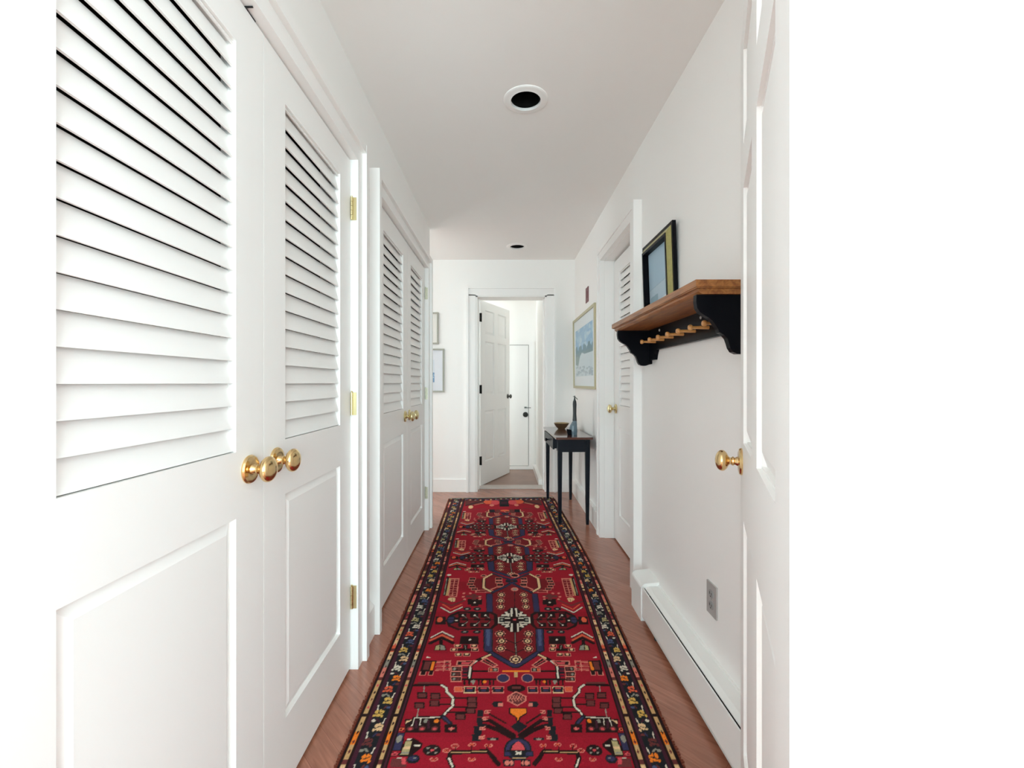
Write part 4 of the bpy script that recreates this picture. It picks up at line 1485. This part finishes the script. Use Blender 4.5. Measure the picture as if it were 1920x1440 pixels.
# large framed print near the far end of the right wall
e = empty('framed_picture', (XR - 0.001, 4.585, EYE - 0.052), -PI / 2, 'large gold framed print of pale blue landscape on the right wall above the console table', 'picture')
e.rotation_euler = (math.radians(0.6), 0, -PI / 2)
W_, H_ = 1.08, 0.692
b = MB()
frame_bars(b, W_, H_, 0.024, 0.020)
b.build('outer_frame', M['gold'], e, bevel=0.003)
b = MB().box(0.02, W_ - 0.02, -0.009, -0.004, 0.02, H_ - 0.02)
b.build('mount', M['mat'], e)
rng = random.Random(4)
pw, ph = 0.86, 0.46
sh = Sheet(np.arange(0, pw, 0.006), np.arange(0, ph, 0.006), (0.40, 0.60, 0.76))
for k in range(60):
    c = (rng.uniform(0, pw), rng.uniform(0.26, ph))
    sh.ell(c, rng.uniform(0.03, 0.1), rng.uniform(0.01, 0.03), rng.choice([(0.48, 0.68, 0.82), (0.58, 0.74, 0.84), (0.36, 0.57, 0.75)]))
for k in range(16):
    a = k / 15 * pw
    sh.ell((a, 0.235 + 0.03 * math.sin(k * 1.7)), 0.06, 0.035, (0.22, 0.35, 0.42))
    sh.ell((a, 0.20), 0.06, 0.03, (0.27, 0.38, 0.41))
sh.poly([(0, 0.0), (0.30, 0.0), (0.30, 0.16), (0.12, 0.20), (0, 0.19)], (0.34, 0.44, 0.43))
sh.poly([(0.0, 0), (pw, 0), (pw, 0.2), (0.5, 0.20), (0.34, 0.22), (0.24, 0.19), (0.14, 0.10), (0.0, 0.12)], (0.70, 0.80, 0.83))
for k in range(40):
    sh.ell((rng.uniform(0, pw), rng.uniform(0.0, 0.09)), rng.uniform(0.02, 0.06), rng.uniform(0.005, 0.015), rng.choice([(0.50, 0.60, 0.62), (0.58, 0.66, 0.70), (0.46, 0.57, 0.62)]))
sheet_mesh('print', sh, lambda A, D: (A + 0.115, np.full_like(A, -0.0095), D + 0.115), M['print'], e)
b = MB().box(0.022, W_ - 0.022, -0.0125, -0.0115, 0.022, H_ - 0.022)
b.build('glass', M['glass'], e)

# two frames on the far wall, left


def far_px(x):
    return (x - 944) * YF / F


def far_pz(y):
    return EYE - (y - 718) * YF / F


for (xr, yt, yb_, wd, lab, blue) in ((822.5, 586, 645.5, 0.30, 'small pewter framed picture with plain cream paper, the upper one on the far wall', False),
                                     (833, 654, 735.5, 0.40, 'pewter framed picture with a small blue print, the lower one on the far wall', True)):
    x1 = far_px(xr)
    z0, z1 = far_pz(yb_), far_pz(yt)
    e = empty('framed_picture', (x1 - wd, YF - 0.0005, z0), 0, lab, 'picture', 'framed pictures on the far wall')
    b = MB()
    frame_bars(b, wd, z1 - z0, 0.016, 0.018)
    b.build('outer_frame', M['frameg'], e, bevel=0.002)
    b = MB().box(0.012, wd - 0.012, -0.008, -0.003, 0.012, z1 - z0 - 0.012)
    b.build('mount', M['matw'] if not blue else mat('cool_mount_board', (0.74, 0.77, 0.82, 1), 0.7), e)
    if blue:
        h_ = z1 - z0
        sh = Sheet(np.arange(0, 0.2, 0.004), np.arange(0, 0.24, 0.004), (0.66, 0.72, 0.78))
        sh.poly([(0, 0.0), (0.2, 0.0), (0.2, 0.10), (0.13, 0.115), (0.05, 0.09), (0, 0.10)], (0.20, 0.34, 0.52))
        for k in range(14):
            sh.ell((0.015 * k, 0.05 + 0.03 * math.sin(k * 2.1)), 0.012, 0.006, (0.45, 0.57, 0.70))
        sheet_mesh('print', sh, lambda A, D: (A + 0.102, np.full_like(A, -0.0085), D + 0.105), M['print'], e)

# small dark red plate above the large print
e = empty('wall_alarm', (XR, 3.925, EYE + 0.785), -PI / 2, 'small dark red plate on the right wall above the large print', 'fire alarm')
b = MB().box(-0.058, 0.058, -0.006, 0, -0.066, 0.066)
b.build('plate', M['red'], e, bevel=0.002)
b = MB()
b.box(-0.022, 0.022, -0.009, -0.006, -0.03, 0.03)
b.build('button', M['red'], e, bevel=0.003)

# ---------------------------------------------------------------- console table
TX, TY = 0.556, 3.935
e = empty('console_table', (TX, TY, 0), math.radians(1.6), 'narrow black console table with glossy mahogany top at the far right wall', 'table')
hw, hl = 0.148, 0.425
HT = 0.709
b = MB().box(-hw, hw, -hl, hl, HT - 0.018, HT)
b.build('tabletop', M['mahog'], e, bevel=0.004)
b = MB()
ax, ay = hw - 0.018, hl - 0.028
z0, z1 = HT - 0.122, HT - 0.018
b.box(-ax + 0.006, ax - 0.006, -ay + 0.004, -ay + 0.022, z0, z1)
b.box(-ax + 0.006, ax - 0.006, ay - 0.022, ay - 0.004, z0, z1)
b.box(ax - 0.022, ax - 0.004, -ay + 0.022, ay - 0.022, z0, z1)
b.box(-ax + 0.004, -ax + 0.022, -ay + 0.022, -ay + 0.10, z0, z1)
b.box(-ax + 0.004, -ax + 0.022, ay - 0.10, ay - 0.022, z0, z1)
b.build('apron', M['navyp'], e, bevel=0.0015)
for sx in (-1, 1):
    for sy in (-1, 1):
        b = MB()
        cx, cy = sx * (ax - 0.018), sy * (ay - 0.018)
        t, q = 0.018, 0.0125
        vsn = []
        zf = 0.0095 if sx < 0 else 0.0
        for (r_, z_, dx) in ((0.010, zf, 0), (q, 0.05, 0), (t, z0, 0), (t, z1, 0)):
            vsn.append([b.bm.verts.new((cx + a_ * r_, cy + b__ * r_, z_)) for a_, b__ in ((-1, -1), (1, -1), (1, 1), (-1, 1))])
        b.bm.faces.new(vsn[0][::-1])
        b.bm.faces.new(vsn[-1])
        for A_, B_ in zip(vsn, vsn[1:]):
            for k in range(4):
                b.bm.faces.new([A_[k], A_[(k + 1) % 4], B_[(k + 1) % 4], B_[k]])
        b.build('leg', M['navyp'], e)
b = MB()
b.box(-ax - 0.026, -ax - 0.012, -ay + 0.104, ay - 0.104, z0 + 0.008, z1 - 0.004)
b.box(-ax - 0.012, ax - 0.04, -ay + 0.112, -ay + 0.124, z0 + 0.014, z1 - 0.014)
b.box(-ax - 0.012, ax - 0.04, ay - 0.124, ay - 0.112, z0 + 0.014, z1 - 0.014)
b.box(-ax - 0.012, ax - 0.04, -ay + 0.124, ay - 0.124, z0 + 0.014, z0 + 0.02)
dr = b.build('drawer', M['navyp'], e, bevel=0.0015)
b = MB()
b.lathe([(0, 0), (0.007, 0), (0.006, 0.008), (0.013, 0.015), (0.015, 0.021), (0.010, 0.027), (0, 0.028)], 20,
        Matrix.Translation((-ax - 0.026, 0.0, (z0 + z1) / 2)) @ Matrix.Rotation(-PI / 2, 4, 'Y'))
b.build('drawer_knob', M['blackp'], dr, smooth=True)

# bowl
e2 = MB()
prof = [(0, 0.003), (0.024, 0.003), (0.028, 0.0), (0.034, 0.001), (0.038, 0.008), (0.049, 0.018), (0.062, 0.036), (0.0735, 0.056), (0.0715, 0.057),
        (0.060, 0.040), (0.045, 0.023), (0.02, 0.0115), (0, 0.010)]
e2.lathe(prof, 40)
ob = e2.build('bowl', M['bowl'], smooth=True, loc=(0.549, 4.165, HT + 0.0002))
tag(ob, 'small aged bronze bowl at the far end of the console table', 'bowl')

# bottle sculpture: leaning faceted slate-blue body, tall charcoal neck, leaf tip
SX, SY = 0.585, 3.70
e = empty('bottle_sculpture', (SX, SY, HT + 0.0002), 0, 'tall bottle ornament with slate blue base and long charcoal neck on the console table', 'ornament')
b = MB()
lv = [(0.0, (-0.030, 0.034), (-0.03, 0.03)), (0.03, (-0.036, 0.036), (-0.032, 0.032)), (0.075, (-0.026, 0.034), (-0.028, 0.028)), (0.105, (-0.010, 0.032), (-0.022, 0.022)), (0.118, (0.0, 0.031), (-0.017, 0.017))]
vsn = []
for z_, (xa, xb), (ya_, yb_) in lv:
    c_, r_ = (xa + xb) / 2, (xb - xa) / 2
    d_ = (yb_ - ya_) / 2
    vsn.append([b.bm.verts.new((c_ + r_ * math.cos(2 * PI * k / 12), d_ * math.sin(2 * PI * k / 12), z_)) for k in range(12)])
b.bm.faces.new(vsn[0][::-1])
b.bm.faces.new(vsn[-1])
for A_, B_ in zip(vsn, vsn[1:]):
    for k in range(12):
        b.bm.faces.new([A_[k], A_[(k + 1) % 12], B_[(k + 1) % 12], B_[k]])
b.build('body', M['bluec'], e, bevel=0.002)
b = MB()
b.lathe([(0, 0.116), (0.0185, 0.116), (0.017, 0.135), (0.0145, 0.175), (0.0150, 0.22), (0.0165, 0.255), (0.0145, 0.277), (0.007, 0.295), (0.0045, 0.315), (0.005, 0.326), (0, 0.328)], 24,
        Matrix.Translation((0.0135, 0, 0)))
b.build('neck', M['neck'], e, smooth=True)
b = MB()
b.prism([(0.014, 0.318), (0.022, 0.316), (0.036, 0.303), (0.041, 0.293), (0.034, 0.296), (0.022, 0.307)], 'y', -0.004, 0.004)
b.prism([(0.014, 0.318), (0.006, 0.323), (-0.002, 0.321), (0.006, 0.316)], 'y', -0.003, 0.003)
b.build('leaf', M['leafm'], e)
b = MB()
b.prism([(-0.052, 0.0), (-0.018, 0.0), (-0.020, 0.045), (-0.060, 0.052)], 'y', -0.045, -0.031)
ob = b.build('black_block', M['blackp'], None, bevel=0.002, loc=(SX, SY, HT + 0.0002))
tag(ob, 'small black wedge leaning against the slate blue bottle ornament', 'ornament')
